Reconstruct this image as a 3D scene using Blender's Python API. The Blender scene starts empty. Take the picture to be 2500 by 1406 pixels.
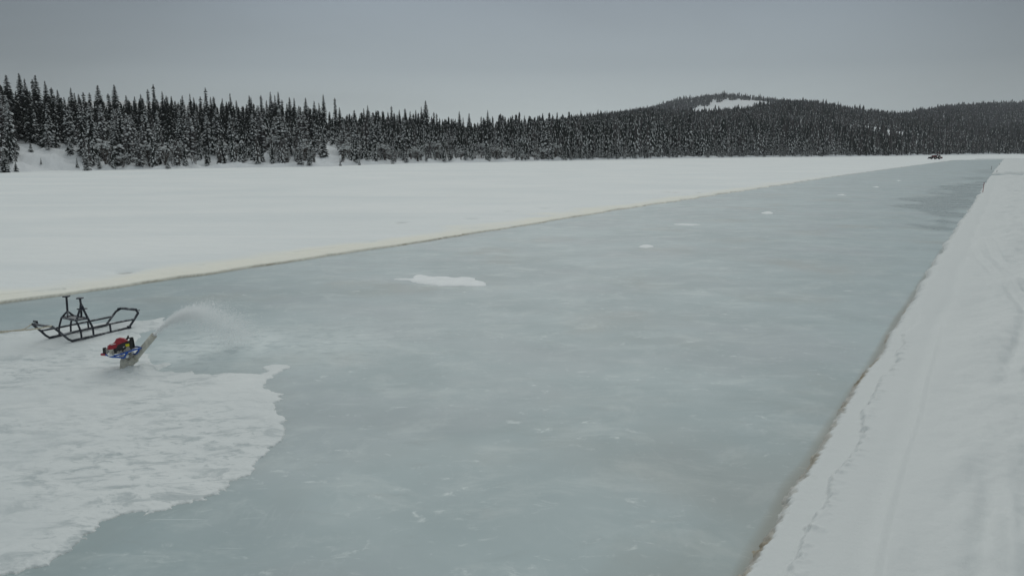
import bpy, math, random
import numpy as np
from mathutils import Vector, Matrix

random.seed(7)
RNG = np.random.default_rng(7)
scene = bpy.context.scene
COL = scene.collection
H = 3.2                       # eye height above the ice
F = 1900.0                    # focal length in pixels of a 2500 px wide frame
PIT = math.atan(335.0 / F)
FH = F / math.cos(PIT)        # pixels per unit slope along the horizon

# ------------------------------------------------------------------ placing
def ray(px, py):
    a = (px - 1250.0) / F
    b = (703.0 - py) / F
    return Vector((a, math.cos(PIT) + b * math.sin(PIT), -math.sin(PIT) + b * math.cos(PIT)))

def ground(px, py, z=0.0):
    d = ray(px, py)
    t = (z - H) / d.z
    return Vector((d.x * t, d.y * t, z))

def at_depth(px, py, Y):
    d = ray(px, py)
    t = Y / d.y
    return Vector((d.x * t, Y, H + d.z * t))

def at_plane(px, py, p0, direction):
    n = Vector((-direction.y, direction.x, 0.0))
    d = ray(px, py)
    t = (p0 - Vector((0, 0, H))).dot(n) / d.dot(n)
    return Vector((0, 0, H)) + d * t

# ------------------------------------------------------------------ noise (numpy)
def _hash(ix, iy, seed):
    h = (ix.astype(np.int64) * 374761393 + iy.astype(np.int64) * 668265263 + seed * 974634777) & 0x7fffffff
    h = ((h ^ (h >> 13)) * 1274126177) & 0x7fffffff
    return ((h ^ (h >> 16)) & 0xffff) / 65535.0

def vnoise(x, y, seed=0):
    x = np.asarray(x, float); y = np.asarray(y, float)
    ix = np.floor(x); iy = np.floor(y)
    fx = x - ix; fy = y - iy
    ux = fx * fx * (3 - 2 * fx); uy = fy * fy * (3 - 2 * fy)
    a = _hash(ix, iy, seed); b = _hash(ix + 1, iy, seed)
    c = _hash(ix, iy + 1, seed); d = _hash(ix + 1, iy + 1, seed)
    return (a * (1 - ux) + b * ux) * (1 - uy) + (c * (1 - ux) + d * ux) * uy - 0.5

def fbm(x, y, seed=0, octv=4, gain=0.5):
    s = 0; amp = 1.0; fr = 1.0
    for k in range(octv):
        s = s + amp * vnoise(x * fr + 17.3 * k, y * fr - 9.1 * k, seed + k)
        amp *= gain; fr *= 2.03
    return s

def smooth(e0, e1, x):
    t = np.clip((x - e0) / (e1 - e0), 0, 1)
    return t * t * (3 - 2 * t)

def sdf_poly(X, Y, poly):
    """signed distance, positive inside"""
    X = np.asarray(X, float); Y = np.asarray(Y, float)
    best = np.full(X.shape, 1e18); inside = np.zeros(X.shape, bool)
    n = len(poly)
    for i in range(n):
        ax, ay = poly[i][0], poly[i][1]; bx, by = poly[(i + 1) % n][0], poly[(i + 1) % n][1]
        ex, ey = bx - ax, by - ay
        L = ex * ex + ey * ey + 1e-12
        t = np.clip(((X - ax) * ex + (Y - ay) * ey) / L, 0, 1)
        dx = X - ax - t * ex; dy = Y - ay - t * ey
        best = np.minimum(best, dx * dx + dy * dy)
        c = (ay > Y) != (by > Y)
        if abs(ey) > 1e-12:
            inside ^= c & (X < ex * (Y - ay) / ey + ax)
    d = np.sqrt(best)
    return np.where(inside, d, -d)

# ------------------------------------------------------------------ mesh helpers
def np_mesh(name, V, Fc, mats, midx=None, smooth_sh=True, attrs=None):
    """Fc : (n,3) or (n,4) index array"""
    me = bpy.data.meshes.new(name)
    V = np.asarray(V, np.float32); Fc = np.asarray(Fc, np.int32)
    k = Fc.shape[1]
    me.vertices.add(len(V)); me.vertices.foreach_set('co', V.ravel())
    me.loops.add(Fc.size); me.loops.foreach_set('vertex_index', Fc.ravel())
    me.polygons.add(len(Fc))
    me.polygons.foreach_set('loop_start', np.arange(0, Fc.size, k, dtype=np.int32))
    me.polygons.foreach_set('loop_total', np.full(len(Fc), k, np.int32))
    if midx is not None:
        me.polygons.foreach_set('material_index', np.asarray(midx, np.int32))
    me.polygons.foreach_set('use_smooth', np.full(len(Fc), smooth_sh, bool))
    for m in mats: me.materials.append(m)
    for nm, arr in (attrs or {}).items():
        at = me.attributes.new(nm, 'FLOAT', 'POINT')
        at.data.foreach_set('value', np.asarray(arr, np.float32).ravel())
    me.update(calc_edges=True); me.validate()
    return me

def link(name, me, parent=None):
    o = bpy.data.objects.new(name, me); COL.objects.link(o)
    if parent is not None: o.parent = parent
    return o

def tag(o, label=None, cat=None, group=None, kind=None):
    if label: o['label'] = label
    if cat: o['category'] = cat
    if group: o['group'] = group
    if kind: o['kind'] = kind
    return o

def empty(name, loc, rz=0.0):
    o = bpy.data.objects.new(name, None); COL.objects.link(o)
    o.location = loc; o.rotation_euler = (0, 0, rz); o.empty_display_size = 0.3
    return o

class MB:
    """collects shapes for ONE mesh"""
    def __init__(s): s.v = []; s.f = []
    def add(s, vs, fs):
        b = len(s.v); s.v += [tuple(p) for p in vs]; s.f += [tuple(b + i for i in f) for f in fs]
    def tube(s, pts, r, n=8, cap=True, r_end=None):
        pts = [Vector(p) for p in pts]; m = len(pts)
        tang = []
        for i in range(m):
            a = pts[max(0, i - 1)]; b = pts[min(m - 1, i + 1)]
            tang.append((b - a).normalized())
        up = Vector((0, 0, 1)) if abs(tang[0].z) < 0.9 else Vector((0, 1, 0))
        x = tang[0].cross(up).normalized(); vs = []; fs = []
        for i in range(m):
            t = tang[i]; x = (x - t * x.dot(t)).normalized(); y = t.cross(x)
            rr = r if r_end is None else r + (r_end - r) * i / (m - 1)
            if 0 < i < m - 1:
                c = (pts[i] - pts[i - 1]).normalized().dot((pts[i + 1] - pts[i]).normalized())
                rr_m = rr * min(1.25, 1 / max(0.6, math.sqrt((1 + c) / 2)))
            else: rr_m = rr
            for k in range(n):
                a = 2 * math.pi * (k + 0.5) / n
                vs.append(pts[i] + x * (math.cos(a) * rr_m) + y * (math.sin(a) * rr_m))
        for i in range(m - 1):
            for k in range(n):
                k2 = (k + 1) % n
                fs.append((i * n + k, i * n + k2, (i + 1) * n + k2, (i + 1) * n + k))
        if cap:
            fs.append(tuple(range(n - 1, -1, -1))); fs.append(tuple((m - 1) * n + k for k in range(n)))
        s.add(vs, fs)
    def box(s, c, ex, ey, ez, hx, hy, hz, bev=0.12):
        """bevelled box: centre, axes, half sizes"""
        c = Vector(c); b = bev * min(hx, hy, hz)
        vs = []; idx = {}
        for sx in (-1, 1):
            for sy in (-1, 1):
                for sz in (-1, 1):
                    for ax in range(3):
                        h = [hx - b, hy - b, hz - b]; h[ax] += b
                        idx[(sx, sy, sz, ax)] = len(vs)
                        vs.append(c + ex * (sx * h[0]) + ey * (sy * h[1]) + ez * (sz * h[2]))
        fs = []
        for sgn in (-1, 1):
            for ax in range(3):
                o1, o2 = (ax + 1) % 3, (ax + 2) % 3
                q = []
                for a, d in ((-1, -1), (1, -1), (1, 1), (-1, 1)):
                    k = [0, 0, 0]; k[ax] = sgn; k[o1] = a; k[o2] = d
                    q.append(idx[(k[0], k[1], k[2], ax)])
                fs.append(tuple(q if sgn > 0 else q[::-1]))
        for ax in range(3):
            o1, o2 = (ax + 1) % 3, (ax + 2) % 3
            for a in (-1, 1):
                for d in (-1, 1):
                    q = []
                    for e in (-1, 1):
                        k = [0, 0, 0]; k[ax] = e; k[o1] = a; k[o2] = d
                        q.append((idx[(*k, o1)], idx[(*k, o2)]))
                    f = (q[0][0], q[0][1], q[1][1], q[1][0])
                    fs.append(f if a * d > 0 else f[::-1])
        for sx in (-1, 1):
            for sy in (-1, 1):
                for sz in (-1, 1):
                    f = tuple(idx[(sx, sy, sz, ax)] for ax in range(3))
                    fs.append(f if sx * sy * sz > 0 else f[::-1])
        s.add(vs, fs)
    def loft(s, rings, cap=True):
        n = len(rings[0]); vs = [p for r in rings for p in r]; fs = []
        for i in range(len(rings) - 1):
            for k in range(n):
                k2 = (k + 1) % n
                fs.append((i * n + k, i * n + k2, (i + 1) * n + k2, (i + 1) * n + k))
        if cap:
            fs.append(tuple(range(n - 1, -1, -1))); fs.append(tuple((len(rings) - 1) * n + k for k in range(n)))
        s.add(vs, fs)
    def lump(s, c, rx, ry, rz, seed=0, n=10, m=5):
        rnd = random.Random(seed); vs = []; fs = []
        for j in range(1, m):
            th = math.pi * j / m
            for k in range(n):
                a = 2 * math.pi * k / n; w = 1 + rnd.uniform(-.18, .18)
                vs.append(Vector(c) + Vector((math.cos(a) * math.sin(th) * rx * w, math.sin(a) * math.sin(th) * ry * w, math.cos(th) * rz * w)))
        top = len(vs); vs.append(Vector(c) + Vector((0, 0, rz))); vs.append(Vector(c) - Vector((0, 0, rz)))
        for k in range(n):
            k2 = (k + 1) % n
            fs.append((top, k, k2)); fs.append((top + 1, (m - 2) * n + k2, (m - 2) * n + k))
            for j in range(m - 2):
                fs.append((j * n + k, (j + 1) * n + k, (j + 1) * n + k2, j * n + k2))
        s.add(vs, fs)
    def build(s, name, mat, parent=None, smooth_sh=False, origin=None):
        me = bpy.data.meshes.new(name)
        off = Vector(origin) if origin is not None else (parent_world(parent) if parent is not None else Vector((0, 0, 0)))
        me.from_pydata([(v[0] - off.x, v[1] - off.y, v[2] - off.z) for v in s.v], [], s.f)
        me.materials.append(mat)
        if smooth_sh: me.polygons.foreach_set('use_smooth', [True] * len(me.polygons))
        me.update()
        o = link(name, me, parent)
        if parent is None: o.location = off
        return o

def parent_world(o):
    p = Vector((0, 0, 0))
    while o is not None:
        p += Vector(o.location); o = o.parent
    return p

# ------------------------------------------------------------------ materials
def mat(name, col=(0.5, 0.5, 0.5), rough=0.6, spec=0.3, metal=0.0):
    m = bpy.data.materials.new(name); m.use_nodes = True
    b = m.node_tree.nodes['Principled BSDF']
    b.inputs['Base Color'].default_value = (*col, 1); b.inputs['Roughness'].default_value = rough
    b.inputs['Specular IOR Level'].default_value = spec; b.inputs['Metallic'].default_value = metal
    return m

class NT:
    def __init__(s, m): s.t = m.node_tree; s.n = s.t.nodes; s.b = s.n['Principled BSDF'] if 'Principled BSDF' in s.n else None
    def new(s, k, **kw):
        x = s.n.new(k)
        for a, v in kw.items(): setattr(x, a, v)
        return x
    def put(s, sock, v):
        if isinstance(v, bpy.types.NodeSocket): s.t.links.new(v, sock)
        else: sock.default_value = v
    def coord(s): return s.new('ShaderNodeTexCoord').outputs['Object']
    def mapping(s, v, scale=(1, 1, 1), rot=(0, 0, 0), loc=(0, 0, 0)):
        x = s.new('ShaderNodeMapping'); s.put(x.inputs['Vector'], v)
        x.inputs['Scale'].default_value = scale; x.inputs['Rotation'].default_value = rot; x.inputs['Location'].default_value = loc
        return x.outputs[0]
    def noise(s, v, scale, det=3, rough=0.5, dist=0.0):
        x = s.new('ShaderNodeTexNoise'); s.put(x.inputs['Vector'], v)
        x.inputs['Scale'].default_value = scale; x.inputs['Detail'].default_value = det
        x.inputs['Roughness'].default_value = rough; x.inputs['Distortion'].default_value = dist
        return x.outputs['Fac']
    def ramp(s, v, a, b, lo=0.0, hi=1.0):
        x = s.new('ShaderNodeMapRange', interpolation_type='SMOOTHSTEP'); s.put(x.inputs['Value'], v)
        x.inputs['From Min'].default_value = a; x.inputs['From Max'].default_value = b
        x.inputs['To Min'].default_value = lo; x.inputs['To Max'].default_value = hi
        return x.outputs[0]
    def math(s, op, a, b=0.0):
        x = s.new('ShaderNodeMath', operation=op); s.put(x.inputs[0], a); s.put(x.inputs[1], b)
        return x.outputs[0]
    def mix(s, f, a, b):
        x = s.new('ShaderNodeMix', data_type='RGBA'); s.put(x.inputs[0], f)
        s.put(x.inputs[6], a if isinstance(a, bpy.types.NodeSocket) else (*a, 1))
        s.put(x.inputs[7], b if isinstance(b, bpy.types.NodeSocket) else (*b, 1))
        return x.outputs[2]
    def attr(s, nm): return s.new('ShaderNodeAttribute', attribute_name=nm).outputs['Fac']
    def bump(s, h, strength, dist):
        x = s.new('ShaderNodeBump'); s.put(x.inputs['Height'], h)
        x.inputs['Strength'].default_value = strength; x.inputs['Distance'].default_value = dist
        s.put(s.b.inputs['Normal'], x.outputs[0])

def snow_ground(name):
    """lake snow: stain attribute browns the flooded foot of the banks"""
    m = mat(name, rough=0.75, spec=0.2); n = NT(m); c = n.coord()
    st = n.attr('stain'); wet = n.attr('cream')
    big = n.ramp(n.noise(c, 0.09, 3), 0.35, 0.65)
    base = n.mix(big, (0.825, 0.86, 0.855), (0.875, 0.90, 0.89))
    fine = n.ramp(n.noise(n.mapping(c, (0.6, 2.2, 1), (0, 0, -0.9)), 1.6, 5, 0.6), 0.35, 0.7)
    base = n.mix(n.math('MULTIPLY', fine, 0.30), base, (0.78, 0.82, 0.83))
    drift = n.ramp(n.noise(n.mapping(c, (0.05, 0.22, 1), (0, 0, -0.12)), 1.0, 5, 0.6, 0.5), 0.42, 0.68)
    base = n.mix(n.math('MULTIPLY', drift, 0.55), base, (0.74, 0.79, 0.80))
    base = n.mix(n.math('MULTIPLY', wet, 0.85), base, (0.91, 0.89, 0.78))
    br = n.ramp(n.noise(c, 9.0, 4, 0.6), 0.3, 0.75)
    dirt = n.mix(br, (0.20, 0.165, 0.11), (0.42, 0.37, 0.28))
    base = n.mix(n.attr('worn'), base, (0.675, 0.705, 0.703))
    base = n.mix(st, base, dirt)
    n.put(n.b.inputs['Base Color'], base)
    hgt = n.math('ADD', n.noise(c, 5.0, 5, 0.6), n.math('MULTIPLY', n.noise(c, 45.0, 3, 0.6), 0.25))
    n.bump(hgt, 0.35, 0.035)
    return m

def snow_sheet_mat():
    m = mat('trampled_snow', rough=0.6, spec=0.3); n = NT(m); c = n.coord()
    big = n.ramp(n.noise(c, 0.35, 3), 0.35, 0.65)
    base = n.mix(big, (0.67, 0.715, 0.72), (0.75, 0.785, 0.782))
    sc = n.mapping(c, (1.0, 2.0, 1.0), (0, 0, -0.45))
    s1 = n.noise(sc, 2.3, 7, 0.70, 0.6)
    zone = n.ramp(n.noise(c, 0.45, 2), 0.34, 0.62)
    dark = n.math('MULTIPLY', n.ramp(s1, 0.475, 0.63), zone)
    s2 = n.ramp(n.noise(sc, 5.5, 5, 0.65, 0.8), 0.55, 0.66)
    dark = n.math('MAXIMUM', n.math('MULTIPLY', dark, 0.66), n.math('MULTIPLY', n.math('MULTIPLY', s2, zone), 0.5))
    base = n.mix(dark, base, (0.33, 0.395, 0.41))
    st = n.attr('stain')
    base = n.mix(st, base, (0.40, 0.37, 0.29))
    # smeared slush showing grey ice through towards the open ice
    n.put(n.b.inputs['Base Color'], base)
    n.put(n.b.inputs['Roughness'], n.ramp(s1, 0.4, 0.7, 0.65, 0.4))
    hgt = n.math('ADD', n.math('SUBTRACT', n.noise(c, 7.0, 6, 0.65), n.math('MULTIPLY', dark, 0.5)), n.math('MULTIPLY', n.noise(c, 60.0, 2), 0.15))
    n.bump(hgt, 0.32, 0.02)
    return m

def snow_plain(name, col=(0.80, 0.83, 0.85), bump=0.02):
    m = mat(name, col, 0.75, 0.2); n = NT(m); c = n.coord()
    f = n.ramp(n.noise(c, 3.0, 4), 0.3, 0.7)
    n.put(n.b.inputs['Base Color'], n.mix(f, tuple(x * 0.94 for x in col), col))
    n.bump(n.noise(c, 9.0, 5, 0.6), 0.4, bump)
    return m

# ------------------------------------------------------------------ camera, world, sun
cam = bpy.data.cameras.new('camera'); co = bpy.data.objects.new('camera', cam); COL.objects.link(co)
co.location = (0, 0, H); co.rotation_euler = (math.pi / 2 - PIT, 0, 0)
cam.sensor_width = 36.0; cam.lens = 36.0 * F / 2500.0; cam.clip_end = 12000; cam.clip_start = 0.1
scene.camera = co
scene.cycles.max_bounces = 18; scene.cycles.diffuse_bounces = 14; scene.cycles.transmission_bounces = 10

SUN_EL, SUN_AZ = math.radians(38), math.radians(3)     # azimuth from +Y towards +X
sun = bpy.data.lights.new('sun', 'SUN'); sun.energy = 0.70; sun.angle = math.radians(55); sun.color = (1.0, 0.975, 0.92)
so = bpy.data.objects.new('sun', sun); COL.objects.link(so)
sdir = Vector((math.sin(SUN_AZ) * math.cos(SUN_EL), math.cos(SUN_AZ) * math.cos(SUN_EL), math.sin(SUN_EL)))
so.rotation_euler = (-sdir).to_track_quat('-Z', 'Y').to_euler(); so.location = (0, 0, 60)

w = bpy.data.worlds.new('World'); scene.world = w; w.use_nodes = True
class WN(NT):
    def __init__(s, w): s.t = w.node_tree; s.n = s.t.nodes; s.b = None
wn = WN(w); bg = wn.n['Background']
sky = wn.new('ShaderNodeTexSky', sky_type='NISHITA', sun_disc=False)
sky.sun_elevation = SUN_EL; sky.sun_rotation = SUN_AZ; sky.air_density = 1.0; sky.dust_density = 3.0
skys = wn.new('ShaderNodeVectorMath', operation='SCALE'); wn.put(skys.inputs[0], sky.outputs[0]); skys.inputs['Scale'].default_value = 0.05
tc = wn.new('ShaderNodeTexCoord').outputs['Generated']
sep = wn.new('ShaderNodeSeparateXYZ'); wn.put(sep.inputs[0], tc)
cr = wn.new('ShaderNodeValToRGB'); wn.put(cr.inputs[0], sep.outputs['Z'])
els = cr.color_ramp.elements
els[0].position = 0.0; els[0].color = (0.60, 0.665, 0.67, 1)
els[1].position = 1.0; els[1].color = (0.54, 0.575, 0.57, 1)
for p, c_ in ((0.045, (0.52, 0.585, 0.59)), (0.10, (0.322, 0.378, 0.412)), (0.19, (0.252, 0.305, 0.358)), (0.42, (0.38, 0.415, 0.43))):
    e = els.new(p); e.color = (*c_, 1)
# broad soft bands of cloud, and the brighter quarter of the sky low ahead
cmap = wn.mapping(tc, (1.0, 1.0, 5.0))
cl = wn.ramp(wn.noise(cmap, 1.6, 4, 0.5, 0.4), 0.3, 0.72, 0.90, 1.08)
gl = wn.new('ShaderNodeVectorMath', operation='DOT_PRODUCT'); wn.put(gl.inputs[0], tc); gl.inputs[1].default_value = (0.03, 0.985, 0.12)
glf = wn.ramp(gl.outputs['Value'], 0.80, 1.0, 0.60, 1.06)
hi_ = wn.ramp(sep.outputs['Z'], 0.2, 0.6)
glx = wn.new('ShaderNodeMix', data_type='FLOAT'); wn.put(glx.inputs[0], hi_); wn.put(glx.inputs[2], glf); glx.inputs[3].default_value = 1.0
mul = wn.math('MULTIPLY', cl, glx.outputs[0])
cs = wn.new('ShaderNodeVectorMath', operation='SCALE'); wn.put(cs.inputs[0], cr.outputs[0]); wn.put(cs.inputs['Scale'], mul)
mixw = wn.new('ShaderNodeMix', data_type='RGBA'); mixw.inputs[0].default_value = 0.95
wn.put(mixw.inputs[6], skys.outputs[0]); wn.put(mixw.inputs[7], cs.outputs[0])
wn.put(bg.inputs['Color'], mixw.outputs[2]); bg.inputs['Strength'].default_value = 1.0

vs = scene.view_settings; vs.view_transform = 'Standard'; vs.look = 'None'; vs.exposure = 0.0; vs.gamma = 1.0

# ------------------------------------------------------------------ runway outline on the lake
LEFT = [(-2600, 1120), (-900, 868), (-400, 800), (0, 744), (250, 708), (500, 672), (750, 635), (1000, 597), (1250, 556), (1500, 515), (1800, 469), (2050, 430), (2200, 409), (2330, 391.5)]
RIGHT = [(2452, 389.5), (2438, 405), (2418, 431), (2405, 452), (2372, 508), (2340, 553), (2290, 627), (2235, 712), (2190, 782), (2130, 885), (2060, 995), (1970, 1135), (1890, 1272), (1812, 1406), (1690, 1640)]
pl = [ground(*p) for p in LEFT]; pr = [ground(*p) for p in RIGHT]
ICE_POLY = [(p.x, p.y) for p in pl + pr] + [(0.0, 1.0), (-14.0, 1.0)]
UD = (pr[1] - pr[-3]).to_2d().normalized()           # along the runway
VD = Vector((-UD.y, UD.x))                            # across, to the left
E0 = pr[-2].to_2d()

def uv(X, Y):
    return (X - E0.x) * UD.x + (Y - E0.y) * UD.y, (X - E0.x) * VD.x + (Y - E0.y) * VD.y

# side lane cut through the bank
lane = [ground(2405, 431.5), ground(2900, 430.5), ground(2900, 425.5), ground(2412, 425.5)]
LANE = [(p.x, p.y) for p in lane]

APRON_PX = [(-2600, 830), (-900, 815), (0, 808), (150, 797), (250, 790), (330, 783), (400, 776), (412, 785), (388, 803), (356, 815), (338, 828), (348, 846), (375, 865), (372, 888), (360, 897), (385, 908), (420, 905), (455, 908), (470, 902), (490, 911), (520, 913), (555, 905), (600, 909), (640, 908), (643, 897), (672, 890), (722, 892), (728, 896), (700, 908), (680, 918), (660, 938), (648, 948), (668, 955), (690, 962), (675, 968), (690, 975), (672, 985), (680, 1000), (700, 1018), (697, 1040), (685, 1070), (668, 1095), (655, 1130), (640, 1145), (612, 1157), (580, 1170), (520, 1208), (450, 1235), (385, 1253), (340, 1260), (300, 1265), (265, 1278), (250, 1300), (235, 1308), (190, 1340), (155, 1365), (142, 1390), (60, 1402), (-100, 1435), (-900, 1560), (-2600, 1700)]
APRON = [(p.x, p.y) for p in (ground(*q) for q in APRON_PX)]

# ------------------------------------------------------------------ lake surfaces
def fan(k0, k1, nk, y0, y1, step):
    ys = [y0]
    while ys[-1] < y1: ys.append(ys[-1] + step(ys[-1]))
    ks = np.linspace(k0, k1, nk); ys = np.array(ys)
    K, Y = np.meshgrid(ks, ys)
    return K * Y, Y

def grid_faces(nr, nc, keep=None):
    i = np.arange(nr * nc).reshape(nr, nc)
    f = np.stack([i[:-1, :-1], i[:-1, 1:], i[1:, 1:], i[1:, :-1]], -1).reshape(-1, 4)
    if keep is not None:
        kf = keep.ravel(); f = f[kf[f].any(1)]
    return f

def compact(V, Fc, attrs):
    u, inv = np.unique(Fc.ravel(), return_inverse=True)
    return V[u], inv.reshape(Fc.shape), {k: a.ravel()[u] for k, a in attrs.items()}

SNOW = snow_ground('lake_snow')
stp = lambda d: min(max(d * d / 10000.0, 0.016), 0.009 * d)
X, Y = fan(-1.35, 1.1, 1300, 3.0, 900.0, stp)
sd = -sdf_poly(X, Y, ICE_POLY)
U, Vv = uv(X, Y)
wid = (pl[3].to_2d() - E0).dot(VD)
leftside = (Vv > wid * 0.5) | (Y > 300)
rag = np.clip(Y / 14.0, 0.6, 6.0)
# left: a smooth wind packed field with a low cut edge
eL = sd + fbm(U * 0.8, Vv * 0.8, 3, 4) * 0.16 * np.clip(Y / 16, 0.7, 3) + fbm(U * 4, Vv * 4, 4, 3) * 0.022
zL = -0.06 + 0.125 * smooth(0.0, 0.11, eL)
zL += np.where(eL > 0, 0.05 * smooth(0.1, 0.6, eL) + fbm(X * 0.12, Y * 0.12, 5, 4) * 0.06 * smooth(0.5, 4, eL) + fbm(X * 0.9, Y * 2.0, 6, 3) * 0.022 * smooth(0.1, 0.8, eL), 0)
crk = 0.75 + fbm(U * 0.25, U * 0 + 3.1, 8, 3) * 0.9
zL -= 0.035 * np.exp(-((eL - crk) / 0.06) ** 2) * (fbm(U * 0.5, U * 0 + 9.2, 9, 2) > 0.0)
for q in ((1627, 472), (1650, 473), (1672, 477), (1706, 474), (610, 672), (760, 655), (305, 672), (1150, 540), (1240, 522), (980, 548), (1330, 514)):
    g = ground(*q); zL -= 0.13 * np.exp(-(((X - g.x) / 0.28) ** 2 + ((Y - g.y) / 0.35) ** 2))
stL = 0.75 * smooth(0.055, 0.01, zL) * (eL > -0.4) * (0.75 + fbm(U * 1.2, Vv, 11, 3) * 0.7)
crL = smooth(1.9, 0.1, eL + fbm(U * 0.5, Vv * 0.5, 12, 3) * 1.2) * smooth(120, 25, Y)
# right: ploughed bank with a shelf, a crumbled step and drive tracks
near = smooth(16.0, 9.5, Y)
crumb = fbm(U * 7, Vv * 7, 21, 4, 0.6)
eR = sd + 0.09 + crumb * 0.035 * np.clip(rag, 0.8, 2.2) + fbm(U * 22, Vv * 22, 33, 3, 0.7) * 0.035 + fbm(U * 0.8, Vv * 0.8, 22, 3) * 0.09 * np.clip(Y / 10, 0.5, 1.8)
w2 = 0.31 + fbm(U * 0.9, U * 0 + 1.7, 23, 3) * 0.16
e2 = sd - w2 + fbm(U * 8, Vv * 8, 24, 4, 0.65) * 0.05
zR = -0.06 + 0.15 * smooth(0, 0.20, eR)
zR += near * 0.065 * smooth(0, 0.07, e2) + (1 - near) * 0.10 * smooth(0.02, 0.35, eR)
zR += near * smooth(0, 0.05, e2) * np.maximum(0, fbm(U * 9, Vv * 9, 25, 3, 0.5)) * 0.055 * smooth(0.22, 0.0, e2)
g1 = 0.86 + fbm(U * 0.3, U * 0, 26, 2) * 0.12
zR += np.where(sd > 0.3, 0.055 * smooth(g1 - 0.05, g1 + 0.05, sd) * near - 0.02 * np.exp(-((sd - g1 + 0.12) / 0.12) ** 2), 0)
far_rel = smooth(0.4, 2.0, sd)
zR += far_rel * (0.10 + fbm(U * 0.35, Vv * 0.8, 27, 4) * 0.20 + fbm(U * 1.6, Vv * 2.6, 28, 4) * 0.055)
for off, sl, dp in ((1.75, 0.035, 0.055), (2.15, 0.035, 0.05), (2.75, -0.10, 0.06), (3.2, -0.10, 0.05), (4.2, 0.06, 0.07), (4.6, 0.06, 0.06)):
    t = sd - (off + sl * (U - 4) + fbm(U * 0.2, U * 0 + off, 29, 2) * 0.35)
    zR += dp * far_rel * (0.7 * np.exp(-((t - 0.16) / 0.07) ** 2) - np.exp(-(t / 0.10) ** 2)) * smooth(-0.35, 0.1, fbm(U * 0.25, U * 0 + off * 3, 30, 2))
lane_sd = sdf_poly(X, Y, LANE)
zR -= smooth(-0.8, 0.6, lane_sd + fbm(X, Y, 31, 3) * 0.8) * 0.6
stR = smooth(0.080, 0.055, zR + fbm(U * 9, Vv * 9, 34, 3) * 0.022) * (eR > -0.3) * (0.85 + fbm(U * 2, Vv, 32, 3) * 0.9)
stR *= smooth(22.0, 10.0, Y) * 0.70 + 0.06
for nm, side, z, st, cr_ in (('snow_field', leftside, zL, stL, crL), ('snow_bank', ~leftside, zR, stR, 0 * zL)):
    f = grid_faces(*X.shape, keep=side & (z > -0.055))
    V = np.stack([X, Y, z], -1).reshape(-1, 3)
    V2, f2, at = compact(V, f, {'stain': np.clip(st, 0, 1), 'cream': np.clip(cr_, 0, 1), 'worn': np.full(z.shape, 0.0 if nm == 'snow_field' else 0.85)})
    tag(link(nm, np_mesh(nm, V2, f2, [SNOW], attrs=at)), kind='structure',
        label='flat white lake snow between the ice lane and the spruce shore' if nm == 'snow_field' else 'ploughed snow bank with tracks beside the ice lane')

# ice
ICE = mat('lake_ice', rough=0.35, spec=0.28); n = NT(ICE); c = n.coord()
rotz = math.atan2(UD.y, UD.x)
cu = n.mapping(c, (1, 1, 1), (0, 0, -rotz), (0, 0, 0))
big = n.ramp(n.noise(n.mapping(c, (1, 1.3, 1)), 0.20, 6, 0.62, 0.4), 0.38, 0.63)
base = n.mix(big, (0.340, 0.422, 0.436), (0.405, 0.492, 0.506))
hue = n.ramp(n.noise(n.mapping(c, loc=(31, 7, 0)), 0.33, 3), 0.42, 0.72)
base = n.mix(n.math('MULTIPLY', hue, 0.35), base, (0.39, 0.42, 0.445))
brn = n.ramp(n.noise(n.mapping(c, loc=(-13, 47, 0)), 0.27, 4, 0.55), 0.52, 0.74)
base = n.mix(n.math('MULTIPLY', brn, 0.45), base, (0.345, 0.358, 0.325))
cloudy = n.ramp(n.noise(n.mapping(c, (1, 1.5, 1), (0, 0, 0.25), (5, 3, 0)), 0.9, 8, 0.68, 0.5), 0.47, 0.70)
base = n.mix(n.math('MULTIPLY', cloudy, 0.44), base, (0.58, 0.645, 0.64))
dk = n.ramp(n.noise(n.mapping(c, (1, 2.2, 1), (0, 0, 0.1), (55, 23, 0)), 1.3, 6, 0.6, 0.4), 0.56, 0.76)
base = n.mix(n.math('MULTIPLY', dk, 0.42), base, (0.315, 0.372, 0.378))
fl = n.ramp(n.noise(n.mapping(c, (1, 1.6, 1), (0, 0, 0.5)), 4.2, 7, 0.70, 0.7), 0.56, 0.72)
flz = n.ramp(n.noise(n.mapping(c, loc=(9, 81, 0)), 0.8, 3), 0.38, 0.60)
base = n.mix(n.math('MULTIPLY', n.math('MULTIPLY', fl, flz), 0.75), base, (0.70, 0.76, 0.755))
fl2 = n.ramp(n.noise(n.mapping(c, (1, 1.4, 1), (0, 0, -0.4), (3, 9, 0)), 13.0, 5, 0.68, 0.5), 0.60, 0.74)
base = n.mix(n.math('MULTIPLY', n.math('MULTIPLY', fl2, n.ramp(n.noise(n.mapping(c, loc=(77, 5, 0)), 0.7, 4, 0.6), 0.44, 0.64)), 0.45), base, (0.68, 0.74, 0.745))
for rt, lo in ((0.35, (4, 0, 0)), (-0.75, (0, 8, 0)), (1.25, (2, 5, 0))):      # straight skid scratches
    sr = n.ramp(n.noise(n.mapping(c, (0.7, 17.0, 1), (0, 0, rt), lo), 1.3, 2, 0.4), 0.70, 0.78)
    sg = n.ramp(n.noise(n.mapping(c, loc=(lo[0] * 31, lo[1] * 17 + 3, 0)), 0.55, 3), 0.47, 0.66)
    base = n.mix(n.math('MULTIPLY', n.math('MULTIPLY', sr, sg), 0.5), base, (0.68, 0.74, 0.745))
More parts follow.
